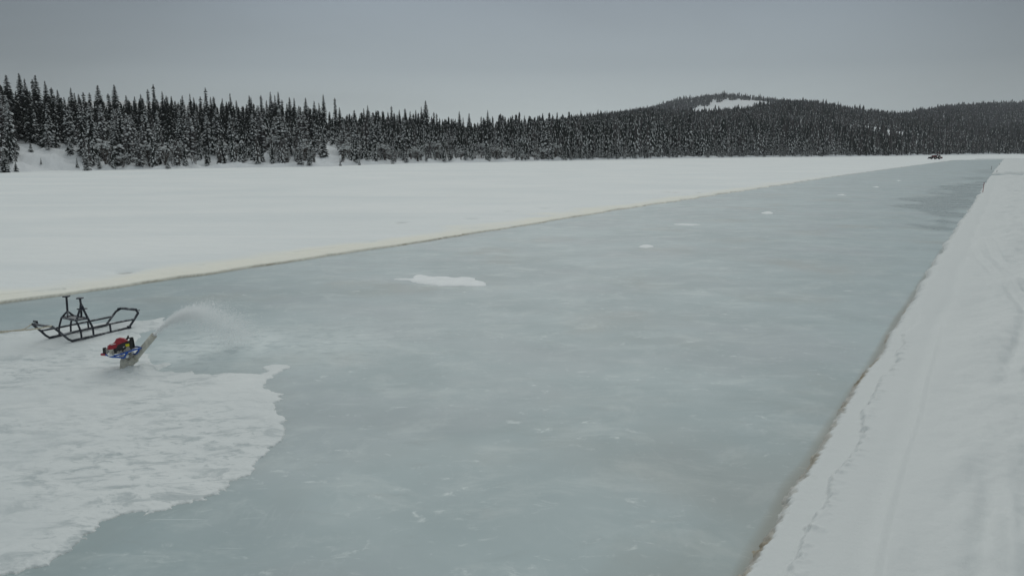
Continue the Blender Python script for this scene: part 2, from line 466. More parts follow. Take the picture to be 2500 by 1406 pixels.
# hairline healed cracks and skid scratches
for k, (sc_, rt, th) in enumerate(((1.6, 0.6, 0.014), (2.3, 1.9, 0.012))):
    nz = n.noise(n.mapping(c, (1, 0.22, 1), (0, 0, rt), (k * 40, 11, 0)), sc_, 3, 0.55, 0.3)
    ln = n.ramp(n.math('ABSOLUTE', n.math('SUBTRACT', nz, 0.5)), 0.0, th, 1.0, 0.0)
    gate = n.ramp(n.noise(n.mapping(c, loc=(k * 17, 63, 0)), 0.9, 4, 0.6), 0.52, 0.64)
    base = n.mix(n.math('MULTIPLY', n.math('MULTIPLY', ln, gate), 0.08), base, (0.68, 0.74, 0.74))
# brown stain and a narrow darker band on the ice along the banks
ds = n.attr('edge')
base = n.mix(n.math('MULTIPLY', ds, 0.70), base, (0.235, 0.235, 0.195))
wt = n.attr('wet')
base = n.mix(n.math('MULTIPLY', wt, 0.7), base, (0.25, 0.31, 0.31))
fo = n.attr('slush')
fon = n.ramp(n.noise(n.mapping(c, (1, 1.5, 1)), 3.2, 6, 0.65, 0.6), 0.28, 0.58)
base = n.mix(n.math('MULTIPLY', n.math('MULTIPLY', fo, fon), 0.95), base, (0.70, 0.77, 0.77))
n.put(n.b.inputs['Base Color'], base)
rg = n.ramp(n.noise(c, 1.1, 5, 0.6), 0.3, 0.7, 0.36, 0.45)
n.put(n.b.inputs['Roughness'], n.math('SUBTRACT', rg, n.math('MULTIPLY', wt, 0.12)))
n.bump(n.math('ADD', n.noise(c, 2.0, 5, 0.55), n.math('MULTIPLY', n.noise(c, 14.0, 4, 0.6), 0.25)), 0.16, 0.02)

X, Y = fan(-1.75, 1.3, 1200, 1.5, 900.0, lambda d: min(max(d * d / 3000.0, 0.03), 0.012 * d))
sdi = sdf_poly(X, Y, ICE_POLY)
U, Vv = uv(X, Y)
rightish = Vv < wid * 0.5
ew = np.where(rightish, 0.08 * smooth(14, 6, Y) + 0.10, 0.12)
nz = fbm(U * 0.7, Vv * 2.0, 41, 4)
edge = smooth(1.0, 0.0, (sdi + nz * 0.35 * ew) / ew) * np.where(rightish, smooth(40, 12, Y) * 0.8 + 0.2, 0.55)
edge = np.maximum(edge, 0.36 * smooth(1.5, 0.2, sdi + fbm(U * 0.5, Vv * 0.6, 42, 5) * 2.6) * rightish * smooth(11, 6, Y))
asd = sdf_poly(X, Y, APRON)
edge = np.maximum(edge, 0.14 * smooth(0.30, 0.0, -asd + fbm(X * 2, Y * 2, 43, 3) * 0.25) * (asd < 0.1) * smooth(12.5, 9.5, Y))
WET_PX = [(2170, 489), (2230, 478), (2290, 470), (2272, 466), (2295, 452), (2320, 447), (2400, 443), (2440, 440), (2420, 470), (2380, 520), (2300, 560), (2230, 520)]
WET2_PX = [(2328, 437), (2350, 433.5), (2440, 431), (2440, 437.5), (2380, 440), (2350, 439)]
WET3_PX = [(2380, 423), (2386, 415), (2430, 410), (2440, 425)]
wet = np.zeros_like(X)
for q, sc_ in ((WET_PX, 1.0), (WET2_PX, 0.8), (WET3_PX, 0.6)):
    poly = [(p.x, p.y) for p in (ground(*t) for t in q)]
    wet = np.maximum(wet, sc_ * smooth(-0.3, 1.0, sdf_poly(X, Y, poly) + fbm(X * 0.8, Y * 0.35, 44, 4) * 2.6))
gl_ = ground(606, 838); gs = ground(480, 850)
sl = np.exp(-(((X - gl_.x) / 0.75) ** 2 + ((Y - gl_.y) / 1.1) ** 2))
sl = np.maximum(sl, 0.9 * np.exp(-(((X - gs.x) / 1.0) ** 2 + ((Y - gs.y) / 1.4) ** 2)))
g3 = ground(800, 835)
sl = np.maximum(sl, 0.55 * np.exp(-(((X - g3.x) / 1.2) ** 2 + ((Y - g3.y) / 1.6) ** 2)))
f = grid_faces(*X.shape)
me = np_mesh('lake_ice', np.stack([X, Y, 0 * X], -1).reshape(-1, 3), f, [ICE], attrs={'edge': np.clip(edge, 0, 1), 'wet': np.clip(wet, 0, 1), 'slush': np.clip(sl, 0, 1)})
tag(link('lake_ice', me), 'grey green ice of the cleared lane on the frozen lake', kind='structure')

# trampled snow sheet with the pump and the sled
X, Y = fan(-1.7, -0.08, 1000, 3.0, 17.0, lambda d: min(max(d * d / 6000.0, 0.014), 0.05))
asd = sdf_poly(X, Y, APRON)
ea = asd + fbm(X * 2.2, Y * 2.2, 51, 5, 0.6) * 0.13 + fbm(X * 14, Y * 14, 52, 3, 0.7) * 0.045
za = -0.03 + 0.040 * smooth(0, 0.06, ea)
za += smooth(0.0, 0.3, ea) * ((fbm(X * 1.3, Y * 1.8, 53, 4) + 0.5) * 0.03 + fbm(X * 6, Y * 9, 54, 3, 0.5) * 0.008)
PB = ground(307, 909)
for dx, dy, r, a in ((0.02, -0.04, 0.19, 0.05), (0.22, 0.05, 0.13, 0.07), (0.30, 0.22, 0.14, 0.08), (0.10, -0.20, 0.22, 0.05), (0.38, 0.42, 0.12, 0.06), (-0.2, 0.1, 0.15, 0.03), (0.3, -0.12, 0.18, 0.04)):
    za += 0.8 * a * np.exp(-(((X - PB.x - dx) / r) ** 2 + ((Y - PB.y - dy) / r) ** 2)) * (1 + fbm(X * 12, Y * 12, 55, 3) * 0.5)
sta = smooth(0.012, 0.0, za) * smooth(11.5, 8.5, Y) * 0.35 * (ea < 0.04)
f = grid_faces(*X.shape, keep=za > -0.027)
V2, f2, at = compact(np.stack([X, Y, za], -1).reshape(-1, 3), f, {'stain': np.clip(sta, 0, 1)})
tag(link('snow_sheet', np_mesh('snow_sheet', V2, f2, [snow_sheet_mat()], attrs=at)), 'thin trampled snow with a ragged edge under the sled and the pump', kind='structure')

SNOWC = snow_plain('crumbled_snow', (0.82, 0.84, 0.84), 0.001)

# separate patches of snow lying on the ice
SNOWP = snow_plain('patch_snow', (0.89, 0.92, 0.925), 0.01)
PATCHES = [
    ([(965, 682), (1005, 680), (1020, 673), (1060, 676), (1100, 678), (1165, 679), (1172, 686), (1188, 697), (1140, 700), (1070, 698), (1020, 689)], 'long bright patch of snow, largest of those lying alone on the ice lane', 0.10),
    ([(1557, 603), (1570, 599), (1582, 597), (1594, 600), (1597, 604), (1580, 606)], 'small ring shaped patch of snow on the middle of the ice lane', 0.05),
    ([(1856, 521), (1868, 517), (1884, 517), (1887, 522), (1870, 523)], 'small snow patch on the ice beyond the ring shaped patch', 0.09),
    ([(2042, 476.5), (2056, 474.5), (2063, 475), (2062, 477.5)], 'thin snow patch on the ice just before the dark wet ice', 0.10),
    ([(2131, 457.5), (2140, 456), (2147, 457), (2143, 458.5)], 'tiny snow fleck on far ice, nearer of the two beyond the wet ice tip', 0.10),
    ([(2187, 441.5), (2195, 440.5), (2202, 441.5), (2194, 442.5)], 'tiny snow fleck on far ice, farther of the two beyond the wet ice tip', 0.10),
    ([(1640, 548), (1668, 546.5), (1712, 549), (1690, 550.5), (1660, 550)], 'thin faint streak of snow on the ice between the ring patch and the far bank', 0.06),
]
for i, (px, lab, ns) in enumerate(PATCHES):
    P = [ground(*p) for p in px]; poly = [(p.x, p.y) for p in P]
    x0, x1 = min(p.x for p in P) - .3, max(p.x for p in P) + .3; y0, y1 = min(p.y for p in P) - .6, max(p.y for p in P) + .6
    nx, ny = 110, 90
    gx, gy = np.meshgrid(np.linspace(x0, x1, nx), np.linspace(y0, y1, ny))
    ee = sdf_poly(gx, gy, poly) + fbm(gx * 2.5, gy * 1.6, 60 + i, 4) * ns * 2.4
    ee = ee + (0.07 if i == 0 else 0.03); zz = -0.012 + 0.034 * smooth(0, 0.12, ee) + smooth(0, .2, ee) * fbm(gx * 4, gy * 4, 70 + i, 3) * 0.012
    f = grid_faces(ny, nx, keep=zz > -0.011)
    cx, cy = (x0 + x1) / 2, (y0 + y1) / 2
    V2, f2, _ = compact(np.stack([gx - cx, gy - cy, zz], -1).reshape(-1, 3), f, {})
    o = link('snow_patch', np_mesh('snow_patch', V2, f2, [SNOWP])); o.location = (cx, cy, 0)
    tag(o, lab, 'snow patch', 'snow patches lying alone on the ice lane')

# ------------------------------------------------------------------ land behind the shore
TCOL = [
    (-1200, [(70, 0), (90, 4), (130, 7), (190, 8), (600, 12), (1000, 18), (1500, 20)]),
    (-400, [(92, 0), (115, 3.8), (150, 6.5), (210, 7), (600, 10), (1000, 12), (1500, 15)]),
    (0, [(112, 0), (138, 3.6), (165, 6), (220, 6), (600, 8), (1000, 10), (1500, 12)]),
    (190, [(124, 0), (145, 3.2), (172, 5.5), (225, 6), (600, 8), (1000, 10), (1500, 12)]),
    (300, [(131, 0), (150, 2), (180, 5.5), (230, 6), (600, 8), (1000, 10), (1500, 12)]),
    (500, [(147, 0), (170, 2), (200, 6), (260, 6.5), (600, 8), (1000, 10), (1500, 12)]),
    (800, [(160, 0), (200, 3.9), (230, 6), (300, 6), (600, 8), (1000, 10), (1500, 12)]),
    (1000, [(200, 0), (225, 1.8), (262, 6), (330, 6), (600, 8), (1000, 12), (1500, 15)]),
    (1150, [(213, 0), (235, 1.5), (285, 5), (350, 5), (600, 8), (1000, 12), (1500, 15)]),
    (1300, [(232, 0), (255, 1.5), (330, 8), (400, 8), (600, 11), (1000, 20), (1500, 25)]),
    (1500, [(280, 0), (310, 2), (420, 11), (600, 20), (800, 31), (900, 36), (1400, 57)]),
    (1600, [(309, 0), (335, 2), (450, 11), (600, 21), (800, 35), (1050, 48), (1400, 72)]),
    (1650, [(330, 0), (360, 2), (500, 12), (700, 28), (900, 38), (1050, 45), (1400, 84)]),
    (1760, [(350, 0), (380, 2), (520, 12), (700, 30), (900, 41), (1050, 52), (1400, 93)]),
    (1850, [(375, 0), (400, 2), (540, 13), (700, 31), (900, 46), (1050, 57), (1350, 86)]),
    (1920, [(390, 0), (415, 2), (560, 14), (700, 31), (900, 48), (1050, 55), (1300, 74)]),
    (2000, [(405, 0), (430, 2), (580, 14), (750, 36), (900, 48), (1050, 49), (1400, 50)]),
    (2100, [(430, 0), (455, 2), (600, 14), (750, 27), (900, 41), (1100, 43), (1400, 45)]),
    (2190, [(480, 0), (505, 2), (560, 9), (700, 20), (900, 34), (1000, 41), (1400, 44)]),
    (2300, [(560, 0), (590, 2), (640, 10), (800, 24), (1000, 45), (1200, 63), (1500, 65)]),
    (2400, [(650, 0), (675, 2), (740, 10), (900, 26), (1050, 47), (1200, 68), (1500, 70)]),
    (2500, [(690, 0), (715, 2), (780, 11), (900, 24), (1050, 45), (1200, 67), (1500, 70)]),
    (3000, [(740, 0), (765, 2), (820, 10), (900, 18), (1050, 32), (1200, 48), (1500, 50)]),
    (3700, [(760, 0), (785, 2), (840, 8), (900, 12), (1050, 22), (1200, 32), (1500, 40)]),
]
TX = np.array([c_[0] for c_ in TCOL], float)
TD = np.array([[p[0] for p in c_[1]] for c_ in TCOL]); TZ = np.array([[p[1] for p in c_[1]] for c_ in TCOL])

def terr(X, Y):
    X = np.asarray(X, float); Y = np.asarray(Y, float)
    col = 1250 + FH * X / Y
    Dk = [np.interp(col, TX, TD[:, k]) for k in range(7)]; Zk = [np.interp(col, TX, TZ[:, k]) for k in range(7)]
    Y = Y - (fbm(X * 0.045, Y * 0.01, 84, 4) * 9.0 - 1.0) * smooth(60, 8, np.abs(Y - Dk[0]))
    z = np.where(Y < Dk[0], (Y - Dk[0]) * 0.12, Zk[6])
    for k in range(6):
        t = np.clip((Y - Dk[k]) / (Dk[k + 1] - Dk[k]), 0, 1)
        ts = 0.45 * t + 0.55 * t * t * (3 - 2 * t)
        z = np.where((Y >= Dk[k]) & (Y < Dk[k + 1]), Zk[k] + (Zk[k + 1] - Zk[k]) * ts, z)
    rough = np.clip((Y - Dk[0]) / 12, 0, 1)
    z = z + rough * (fbm(X * 0.12, Y * 0.12, 81, 4) * 1.1 + fbm(X * 0.02, Y * 0.02, 82, 3) * np.clip(Y / 200, 0.3, 5))
    z = z + smooth(-6, 0.5, Y - Dk[0]) * (0.55 + fbm(X * 0.42, Y * 0.42, 83, 3) * 1.3)
    return z

def shore(col): return np.interp(col, TX, TD[:, 0])

nk, nr = 620, 330
cols = np.linspace(-1100, 3600, nk); tt = np.linspace(0, 1, nr) ** 2.2
S0 = shore(cols) - 20
Yg = S0[None, :] + (1750 - S0)[None, :] * tt[:, None]
Xg = Yg * ((cols - 1250) / FH)[None, :]
Zg = terr(Xg, Yg)
LAND = snow_plain('hill_snow', (0.78, 0.81, 0.83), 0.3)
me = np_mesh('snowy_hills', np.stack([Xg, Yg, Zg], -1).reshape(-1, 3), grid_faces(nr, nk), [LAND])
tag(link('snowy_hills', me), 'snow covered shore and wooded hills beyond the frozen lake', kind='structure')

# pale mountain far behind the shore trees
mk = np.linspace(-700, 1100, 160); mr = np.linspace(0, 1, 24)
mY = 3300 + 1500 * mr[:, None] + 0 * mk[None, :]
top = np.interp(mk, [-700, -300, 60, 150, 230, 330, 430, 600, 800, 1100], [40, 120, 205, 232, 243, 237, 222, 185, 110, 20])
mX = mY * ((mk - 1250) / FH)[None, :]
mZ = top[None, :] * (np.sin(np.pi * np.clip(mr * 0.9, 0, 1)) ** 0.8)[:, None] * (mY / 3800) + fbm(mX * 0.004, mY * 0.004, 91, 4) * 26 - 6
MT = mat('far_mountain', (0.55, 0.54, 0.52), 0.9, 0.1); n = NT(MT)
n.put(n.b.inputs['Base Color'], n.mix(n.ramp(n.noise(n.coord(), 0.012, 5, 0.65), 0.4, 0.65), (0.85, 0.84, 0.82), (0.30, 0.28, 0.26)))
tag(link('far_mountain', np_mesh('far_mountain', np.stack([mX, mY, mZ], -1).reshape(-1, 3), grid_faces(24, 160), [MT])), 'pale bare mountain showing over the shore trees', kind='structure')

# ------------------------------------------------------------------ trees
def needle_mat(name, a, b):
    m = mat(name, a, 0.9, 0.1); n = NT(m)
    n.put(n.b.inputs['Base Color'], n.mix(n.ramp(n.noise(n.coord(), 2.2, 3, 0.6), 0.35, 0.65), a, b))
    return m
NEEDLE = needle_mat('spruce_needles', (0.013, 0.017, 0.015), (0.038, 0.043, 0.037))
GREYN = needle_mat('grey_needles', (0.050, 0.046, 0.045), (0.110, 0.103, 0.100))
BARK = needle_mat('spruce_bark', (0.035, 0.030, 0.026), (0.075, 0.066, 0.058))
TWIG = needle_mat('bare_twigs', (0.050, 0.042, 0.037), (0.115, 0.100, 0.090))
TSNOW = snow_plain('bough_snow', (0.62, 0.64, 0.64), 0.03)
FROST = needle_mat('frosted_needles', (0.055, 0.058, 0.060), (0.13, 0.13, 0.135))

def spruce(seed, h, r, sp, snow_lo, snow_hi, pw=0.8, club=0.0, bare=0.04):
    """crown, snow, trunk of one spruce as MB; foot at origin"""
    rnd = random.Random(seed); cr_, sn, tr = MB(), MB(), MB()
    lean = Vector((rnd.uniform(-.012, .012), rnd.uniform(-.012, .012), 1))
    tr.tube([lean * (h * t) for t in (-0.03, 0.3, 0.7, 0.99)], 0.011 * h + 0.03, 6, r_end=0.012)
    z = h * bare; k = 0
    while z < h * 0.985:
        t = z / h
        rad = r * (1 - t) ** pw * (0.55 + 0.45 * min(1, (t + 0.10) / 0.22))
        if club: rad = max(rad, r * club * (1 if 0.78 < t < 0.95 else 0.35) * (1 - max(0, t - 0.95) / 0.05))
        rad = max(rad, 0.17 * (1 - t) ** 0.35 + 0.03)
        nb = 6 if rad > 0.5 else 5
        gapf = rnd.random() < 0.08 and t < 0.6
        for j in range(nb):
            if gapf and rnd.random() < 0.5: continue
            a = 2 * math.pi * (j + rnd.uniform(-.35, .35)) / nb + k * 1.9
            L = rad * rnd.uniform(0.62, 1.18)
            d = Vector((math.cos(a), math.sin(a), 0)); s = Vector((-d.y, d.x, 0))
            z0 = z + rnd.uniform(-.5, .5) * sp
            dr = rnd.uniform(0.30, 0.62) * (1.15 - 0.55 * t)
            W = max(0.15, 0.46 * L) * rnd.uniform(0.8, 1.25)
            prof = ((0.0, 0.35), (0.3, 0.85), (0.62, 0.95), (0.86, 0.5))
            vs = []; fs = []
            for q, (u_, w_) in enumerate(prof):
                c_ = lean * z0 + d * (L * u_) + Vector((0, 0, 0.10 * L * math.sin(u_ * 2.4) - dr * L * u_ * u_))
                ww = W * w_ * rnd.uniform(0.7, 1.2)
                vs += [c_ + s * ww * .5 - Vector((0, 0, ww * .34)) + d * rnd.uniform(-.06, .06) * L, c_, c_ - s * ww * .5 - Vector((0, 0, ww * .34)) + d * rnd.uniform(-.06, .06) * L]
                if q: b = 3 * (q - 1); fs += [(b, b + 1, b + 4, b + 3), (b + 1, b + 2, b + 5, b + 4)]
            tip = lean * z0 + d * L + Vector((0, 0, -dr * L)); vs.append(tip); fs += [(9, 10, 12), (10, 11, 12)]
            for e in range(4):      # hanging side sprays
                u_ = rnd.uniform(0.25, 0.95); sg = rnd.choice((-1, 1))
                c_ = lean * z0 + d * (L * u_) + Vector((0, 0, 0.08 * L - dr * L * u_ * u_)) + s * (sg * W * .25)
                b = len(vs); g = W * rnd.uniform(.35, .8)
                vs += [c_ + d * g * .3, c_ - d * g * .3, c_ + s * (sg * g * .55) + d * g * .35 - Vector((0, 0, g * rnd.uniform(.5, 1.0)))]; fs.append((b, b + 1, b + 2))
            cr_.add(vs, fs)
            ps = snow_lo + (snow_hi - snow_lo) * min(1, t / 0.8)
            if rnd.random() < ps:
                for rep in range(1 if rnd.random() < .6 else 2):
                    u_ = rnd.uniform(0.30, 0.9); wv = W * rnd.uniform(0.26, 0.56) + 0.04; lv = L * rnd.uniform(0.12, 0.30) + 0.05
                    c_ = lean * z0 + d * (L * u_) + Vector((0, 0, 0.10 * L * math.sin(u_ * 2.4) - dr * L * u_ * u_ + 0.01))
                    dd = (d + Vector((0, 0, -2 * dr * u_ + 0.1))).normalized()
                    hh = min(wv, lv) * rnd.uniform(.35, .7)
                    vs = []; fs = []
                    for ring, (rs, zz) in enumerate(((1.0, -0.15), (0.72, 0.65))):
                        for q in range(6):
                            b_ = 2 * math.pi * q / 6; jt = rnd.uniform(.75, 1.25) * rs
                            vs.append(c_ + dd * (math.cos(b_) * lv * jt) + s * (math.sin(b_) * wv * jt) + Vector((0, 0, zz * hh - 0.30 * abs(math.sin(b_)) * wv * jt)))
                    vs.append(c_ + Vector((0, 0, hh)))
                    for q in range(6):
                        q2 = (q + 1) % 6; fs += [(q, q2, 6 + q2, 6 + q), (6 + q, 6 + q2, 12)]
                    sn.add(vs, fs)
        z += sp * rnd.uniform(0.75, 1.3) * (0.26 + 0.90 * (1 - t)); k += 1
    return cr_, sn, tr

def shrub(seed, h):
    rnd = random.Random(seed); br, sn = MB(), MB()
    def grow(p, d, L, r, lev):
        q = p + d * L; br.tube([p, q], r, 3, cap=False, r_end=r * .55)
        if rnd.random() < (0.30 if lev else 0.0):
            m_ = p.lerp(q, rnd.uniform(.4, 1)); s_ = rnd.uniform(.05, .13) * h / 3; sn.lump(m_ + Vector((0, 0, s_ * .3)), s_ * 1.4, s_ * 1.2, s_ * .7, rnd.random(), 5, 3)
        if lev < 3:
            for _ in range(rnd.choice((2, 3, 3))):
                dd = (d + Vector((rnd.uniform(-.7, .7), rnd.uniform(-.7, .7), rnd.uniform(-.25, .45)))).normalized()
                grow(p.lerp(q, rnd.uniform(.55, 1)), dd, L * rnd.uniform(.5, .8), r * .6, lev + 1)
    for _ in range(7):
        a = rnd.uniform(0, 6.28); t = rnd.uniform(.05, .55)
        grow(Vector((rnd.uniform(-.25, .25), rnd.uniform(-.25, .25), -.1)), Vector((math.cos(a) * t, math.sin(a) * t, 1)).normalized(), h * .42, .011 * h + .008, 0)
    return br, sn

def mesh_of(mb, name, m, sm=False):
    me = bpy.data.meshes.new(name); me.from_pydata(mb.v, [], mb.f); me.materials.append(m)
    if sm: me.polygons.foreach_set('use_smooth', [True] * len(me.polygons))
    me.update(); return me

class Kind:
    def __init__(s, crown, trunk, h): s.crown, s.trunk, s.h = crown, trunk, h
def two_mesh(a, b, name, ma, mb_):
    me = bpy.data.meshes.new(name); k = len(a.v)
    me.from_pydata(a.v + b.v, [], a.f + [tuple(i + k for i in f) for f in b.f])
    me.materials.append(ma); me.materials.append(mb_)
    me.polygons.foreach_set('material_index', [0] * len(a.f) + [1] * len(b.f))
    me.polygons.foreach_set('use_smooth', [False] * len(a.f) + [True] * len(b.f))
    me.update(); return me
def make_kind(*a, **k):
    needle = k.pop('needle', None) or NEEDLE; c_, sn, tr = spruce(*a, **k)
    return Kind(two_mesh(c_, sn, 'crown', needle, TSNOW), mesh_of(tr, 'trunk', BARK, True), a[1])
SPIRE = [make_kind(100 + i, 12.0, rr, 0.30, 0.66, 0.05, pw=p, club=cl_) for i, (rr, p, cl_) in enumerate(((1.75, .72, 0), (1.4, .62, .30), (1.9, .80, 0), (1.25, .60, .34), (1.55, .68, .0), (2.0, .85, .0)))]
LADEN = [make_kind(200 + i, 7.0, rr, 0.27, 0.9, 0.5, pw=p, needle=GREYN if i in (1, 3) else None) for i, (rr, p) in enumerate(((1.35, .8), (1.15, .7), (1.6, .9), (1.25, .65), (1.0, .75)))]
SMALL = [make_kind(300 + i, 3.0, rr, 0.20, 0.9, 0.5, pw=.85, bare=0.0) for i, rr in enumerate((0.85, 0.7, 1.0))]
SHRUBS = []
for i, hh in enumerate((3.4, 4.2, 2.6)):
    b_, s_ = shrub(400 + i, hh); SHRUBS.append((two_mesh(b_, s_, 'branches', TWIG, TSNOW), hh))

def put_spruce(kd, x, y, h, label, group=None, fat=1.0, name='spruce_tree'):
    z = float(terr(x, y))
    r = empty(name, (x, y, z - 0.05), random.uniform(0, 6.28)); s_ = h / kd.h
    r.scale = (s_ * fat * random.uniform(.9, 1.12), s_ * fat * random.uniform(.9, 1.12), s_)
    tag(r, label, 'spruce', group)
    for nm, me in (('crown', kd.crown), ('trunk', kd.trunk)):
        o = bpy.data.objects.new(nm, me); COL.objects.link(o); o.parent = r
    return r

SPIRES = [(16, 182), (45, 178), (61, 189), (85, 182), (77, 192), (110, 196), (124, 212), (138, 218), (173, 213), (181, 225), (192, 228), (204, 224), (217, 225), (237, 207), (264, 227), (278, 206), (306, 232), (329, 234), (341, 228), (361, 217), (372, 204), (396, 222), (405, 232), (418, 234), (445, 232), (462, 227), (473, 236), (490, 235), (502, 213), (513, 236), (520, 234), (543, 239), (553, 247), (561, 226), (576, 243), (590, 258), (607, 233), (613, 237), (637, 231), (651, 244), (659, 223), (671, 231), (679, 222), (688, 243), (705, 237), (718, 238), (729, 257), (745, 238), (767, 246), (779, 250), (789, 229), (805, 272), (817, 238), (829, 261), (845, 282), (865, 268), (887, 264), (898, 256), (919, 273), (934, 270), (956, 258), (974, 267), (989, 264), (1002, 271), (1015, 268), (1029, 259), (1039, 245), (1059, 273), (1066, 277), (1084, 291), (1102, 289), (1112, 290), (1122, 271), (1131, 286), (1145, 275), (1175, 284), (1180, 286), (1190, 268), (1227, 280), (1232, 284), (1280, 281), (1326, 275)]
RIDGE = lambda x: np.interp(x, [0, 250, 500, 800, 1000, 1150, 1300, 1500], [150, 172, 192, 228, 250, 272, 310, 380])
NAMED = {
    45: 'tallest spire of the dense spruce clump at the left end of the treeline', 16: 'dark spruce at the far left edge, just left of the tallest spire of its clump',
    85: 'tall pointed spruce closing the right side of the leftmost clump of spires', 110: 'lower spire stepping down right of the leftmost clump of tall spruces',
    138: 'last short spruce of the leftmost clump, beside the pale mountain', 173: 'thin crooked spire standing up against the pale mountain',
    237: 'broad shouldered dark spruce in front of the pale mountain', 278: 'broad dark spruce, right one of the two big ones by the pale mountain',
    372: 'slim tall spire rising right beside a shorter bushy topped spruce', 361: 'shorter bushy topped spruce left beside a slim tall spire',
    502: 'tall ragged spruce with a long thin tip, standing well clear of its neighbours', 561: 'needle thin spire alone above the low tops left of the twin dark spruces',
    607: 'dark full spruce reaching from the treetops to the middle of the slope', 659: 'left one of a close pair of tall spires with bent tip',
    679: 'right one of a close pair of tall spires', 745: 'ragged open topped spruce between gaps of sky', 789: 'tall needle spire left of the snowy clearing', 817: 'pointed spruce standing straight above the snowy clearing',
    898: 'slim spire tallest of the low tops right of the snowy clearing', 1039: 'broadest and tallest spruce near the middle of the treeline, far above its neighbours',
    1122: 'taller one of the two lone spires by the gap in the treeline', 1145: 'thin lone spire at the left side of the gap in the treeline', 1190: 'tall spire at the right side of the gap in the treeline',
}
FAT = {237: 1.35, 278: 1.35, 1039: 1.5, 607: 1.3, 745: 1.25, 45: 1.2, 16: 1.4, 85: 1.25, 705: 1.3, 865: 1.3}
def zone(px):
    for lim, wd in ((150, 'above the open snow slope'), (430, 'before the pale mountain'), (770, 'left of the snowy clearing'), (1165, 'right of the snowy clearing')):
        if px < lim: return wd
    return 'right of the treeline gap'
placed = []        # x, y, radius
n_spruce = 0
for i, (px, py) in enumerate(SPIRES):
    Yd = float(RIDGE(px)) + random.uniform(-9, 10)
    p = at_depth(px, py, Yd); zg = float(terr(p.x, p.y)); h = p.z - zg
    lab = NAMED.get(px, 'dark narrow spruce spire ' + zone(px))
    kd = SPIRE[0] if px in FAT and px != 745 else SPIRE[(i * 5 + (i // 4)) % 6]
    put_spruce(kd, p.x, p.y, h, lab, None if px in NAMED else 'dark spires ' + zone(px), FAT.get(px, 0.95) * 12.0 / max(h, 9) * 1.0)
    placed.append((p.x, p.y)); n_spruce += 1

MASS_X = [-900, 0, 60, 150, 200, 300, 400, 500, 600, 700, 760, 800, 850, 900, 1000, 1100, 1150, 1172, 1250, 1400, 1500, 1600, 1700, 1800, 1900, 2000, 2100, 2200, 2300, 2400, 2500, 3600]
MASS_Y = [215, 205, 222, 250, 256, 262, 256, 262, 266, 268, 275, 292, 296, 286, 288, 304, 318, 305, 292, 292, 290, 292, 300, 305, 310, 320, 325, 328, 330, 328, 328, 330]
def colof(x, y): return 1250 + FH * x / y
def in_gap(col, y):
    if 36 < col < 196 and y < 139 + 0.03 * (col - 36): return True
    if 768 < col < 836 and y < 206 and abs(col - 802) < 14 + 24 * (206 - y) / 40 + 6 * math.sin(y): return True
    return False

# hand placed front trees: pixel of foot, height in pixels
FRONT = [
    (14, 424, 62, 'L', 'big dark snow laden spruce low at the left edge of the shore', 1.3),
    (-22, 426, 75, 'L', 'snow laden spruce half cut off by the left edge of the picture', 1.3),
    (40, 421, 22, 'S', 'small bushy spruce at the right foot of the big dark spruce on the left edge', 1.1),
    (101, 404, 15, 'S', 'tiny lone sapling in the middle of the open snow slope', 0.8),
    (76, 371, 22, 'S', 'low snow buried spruce at the top of the open snow slope', 1.5),
    (172, 376, 38, 'S', 'snow capped young spruce at the right top of the open snow slope', 1.1),
    (118, 364, 50, 'L', 'sloping skirted spruce at the top of the open snow slope', 1.2),
    (189, 409, 24, 'S', 'small pointed spruce at the right foot of the open snow slope', 0.9),
    (214, 418, 58, 'L', 'young dark spruce in front of the trees right of the open snow slope', 1.2),
    (243, 412, 40, 'L', 'young spruce just right of the young dark one beside the open snow slope', 1.1),
    (285, 405, 95, 'L', 'large snow laden spruce right of the two young spruces on the shore', 1.2),
    (340, 405, 88, 'L', 'large drooping spruce with dark heart on the shore, beside snow covered mounds', 1.2),
    (410, 412, 20, 'S', 'low snow buried bush like spruce on the shore line', 1.6),
    (735, 403, 48, 'L', 'dark bushy spruce on the shore left of the snowy clearing', 1.35),
    (756, 404, 44, 'L', 'second dark bushy spruce at the left foot of the snowy clearing', 1.15),
    (790, 383, 66, 'L', 'dark skirted spruce at the upper left side of the snowy clearing', 1.2),
    (831, 407, 21, 'S', 'lone small pointed spruce standing on the snow of the clearing', 0.9),
    (878, 405, 16, 'S', 'bent little spruce on the shore right of the snowy clearing', 0.9),
    (960, 405, 52, 'L', 'dark narrow spruce on the shore under the middle of the treeline', 0.9),
]
KS = {'L': LADEN, 'S': SMALL}
for i, (px, py, hp, kk, lab, fat) in enumerate(FRONT):
    # foot on the land: march out until the ground meets the line of sight
    Yd = 95.0
    while Yd < 400:
        p = at_depth(px, py, Yd)
        if p.z <= float(terr(p.x, p.y)): break
        Yd += 0.5
    p = at_depth(px, py, Yd); h = hp / FH * Yd
    put_spruce(KS[kk][i % len(KS[kk])], p.x, p.y, h, lab, None, fat)
    placed.append((p.x, p.y)); n_spruce += 1

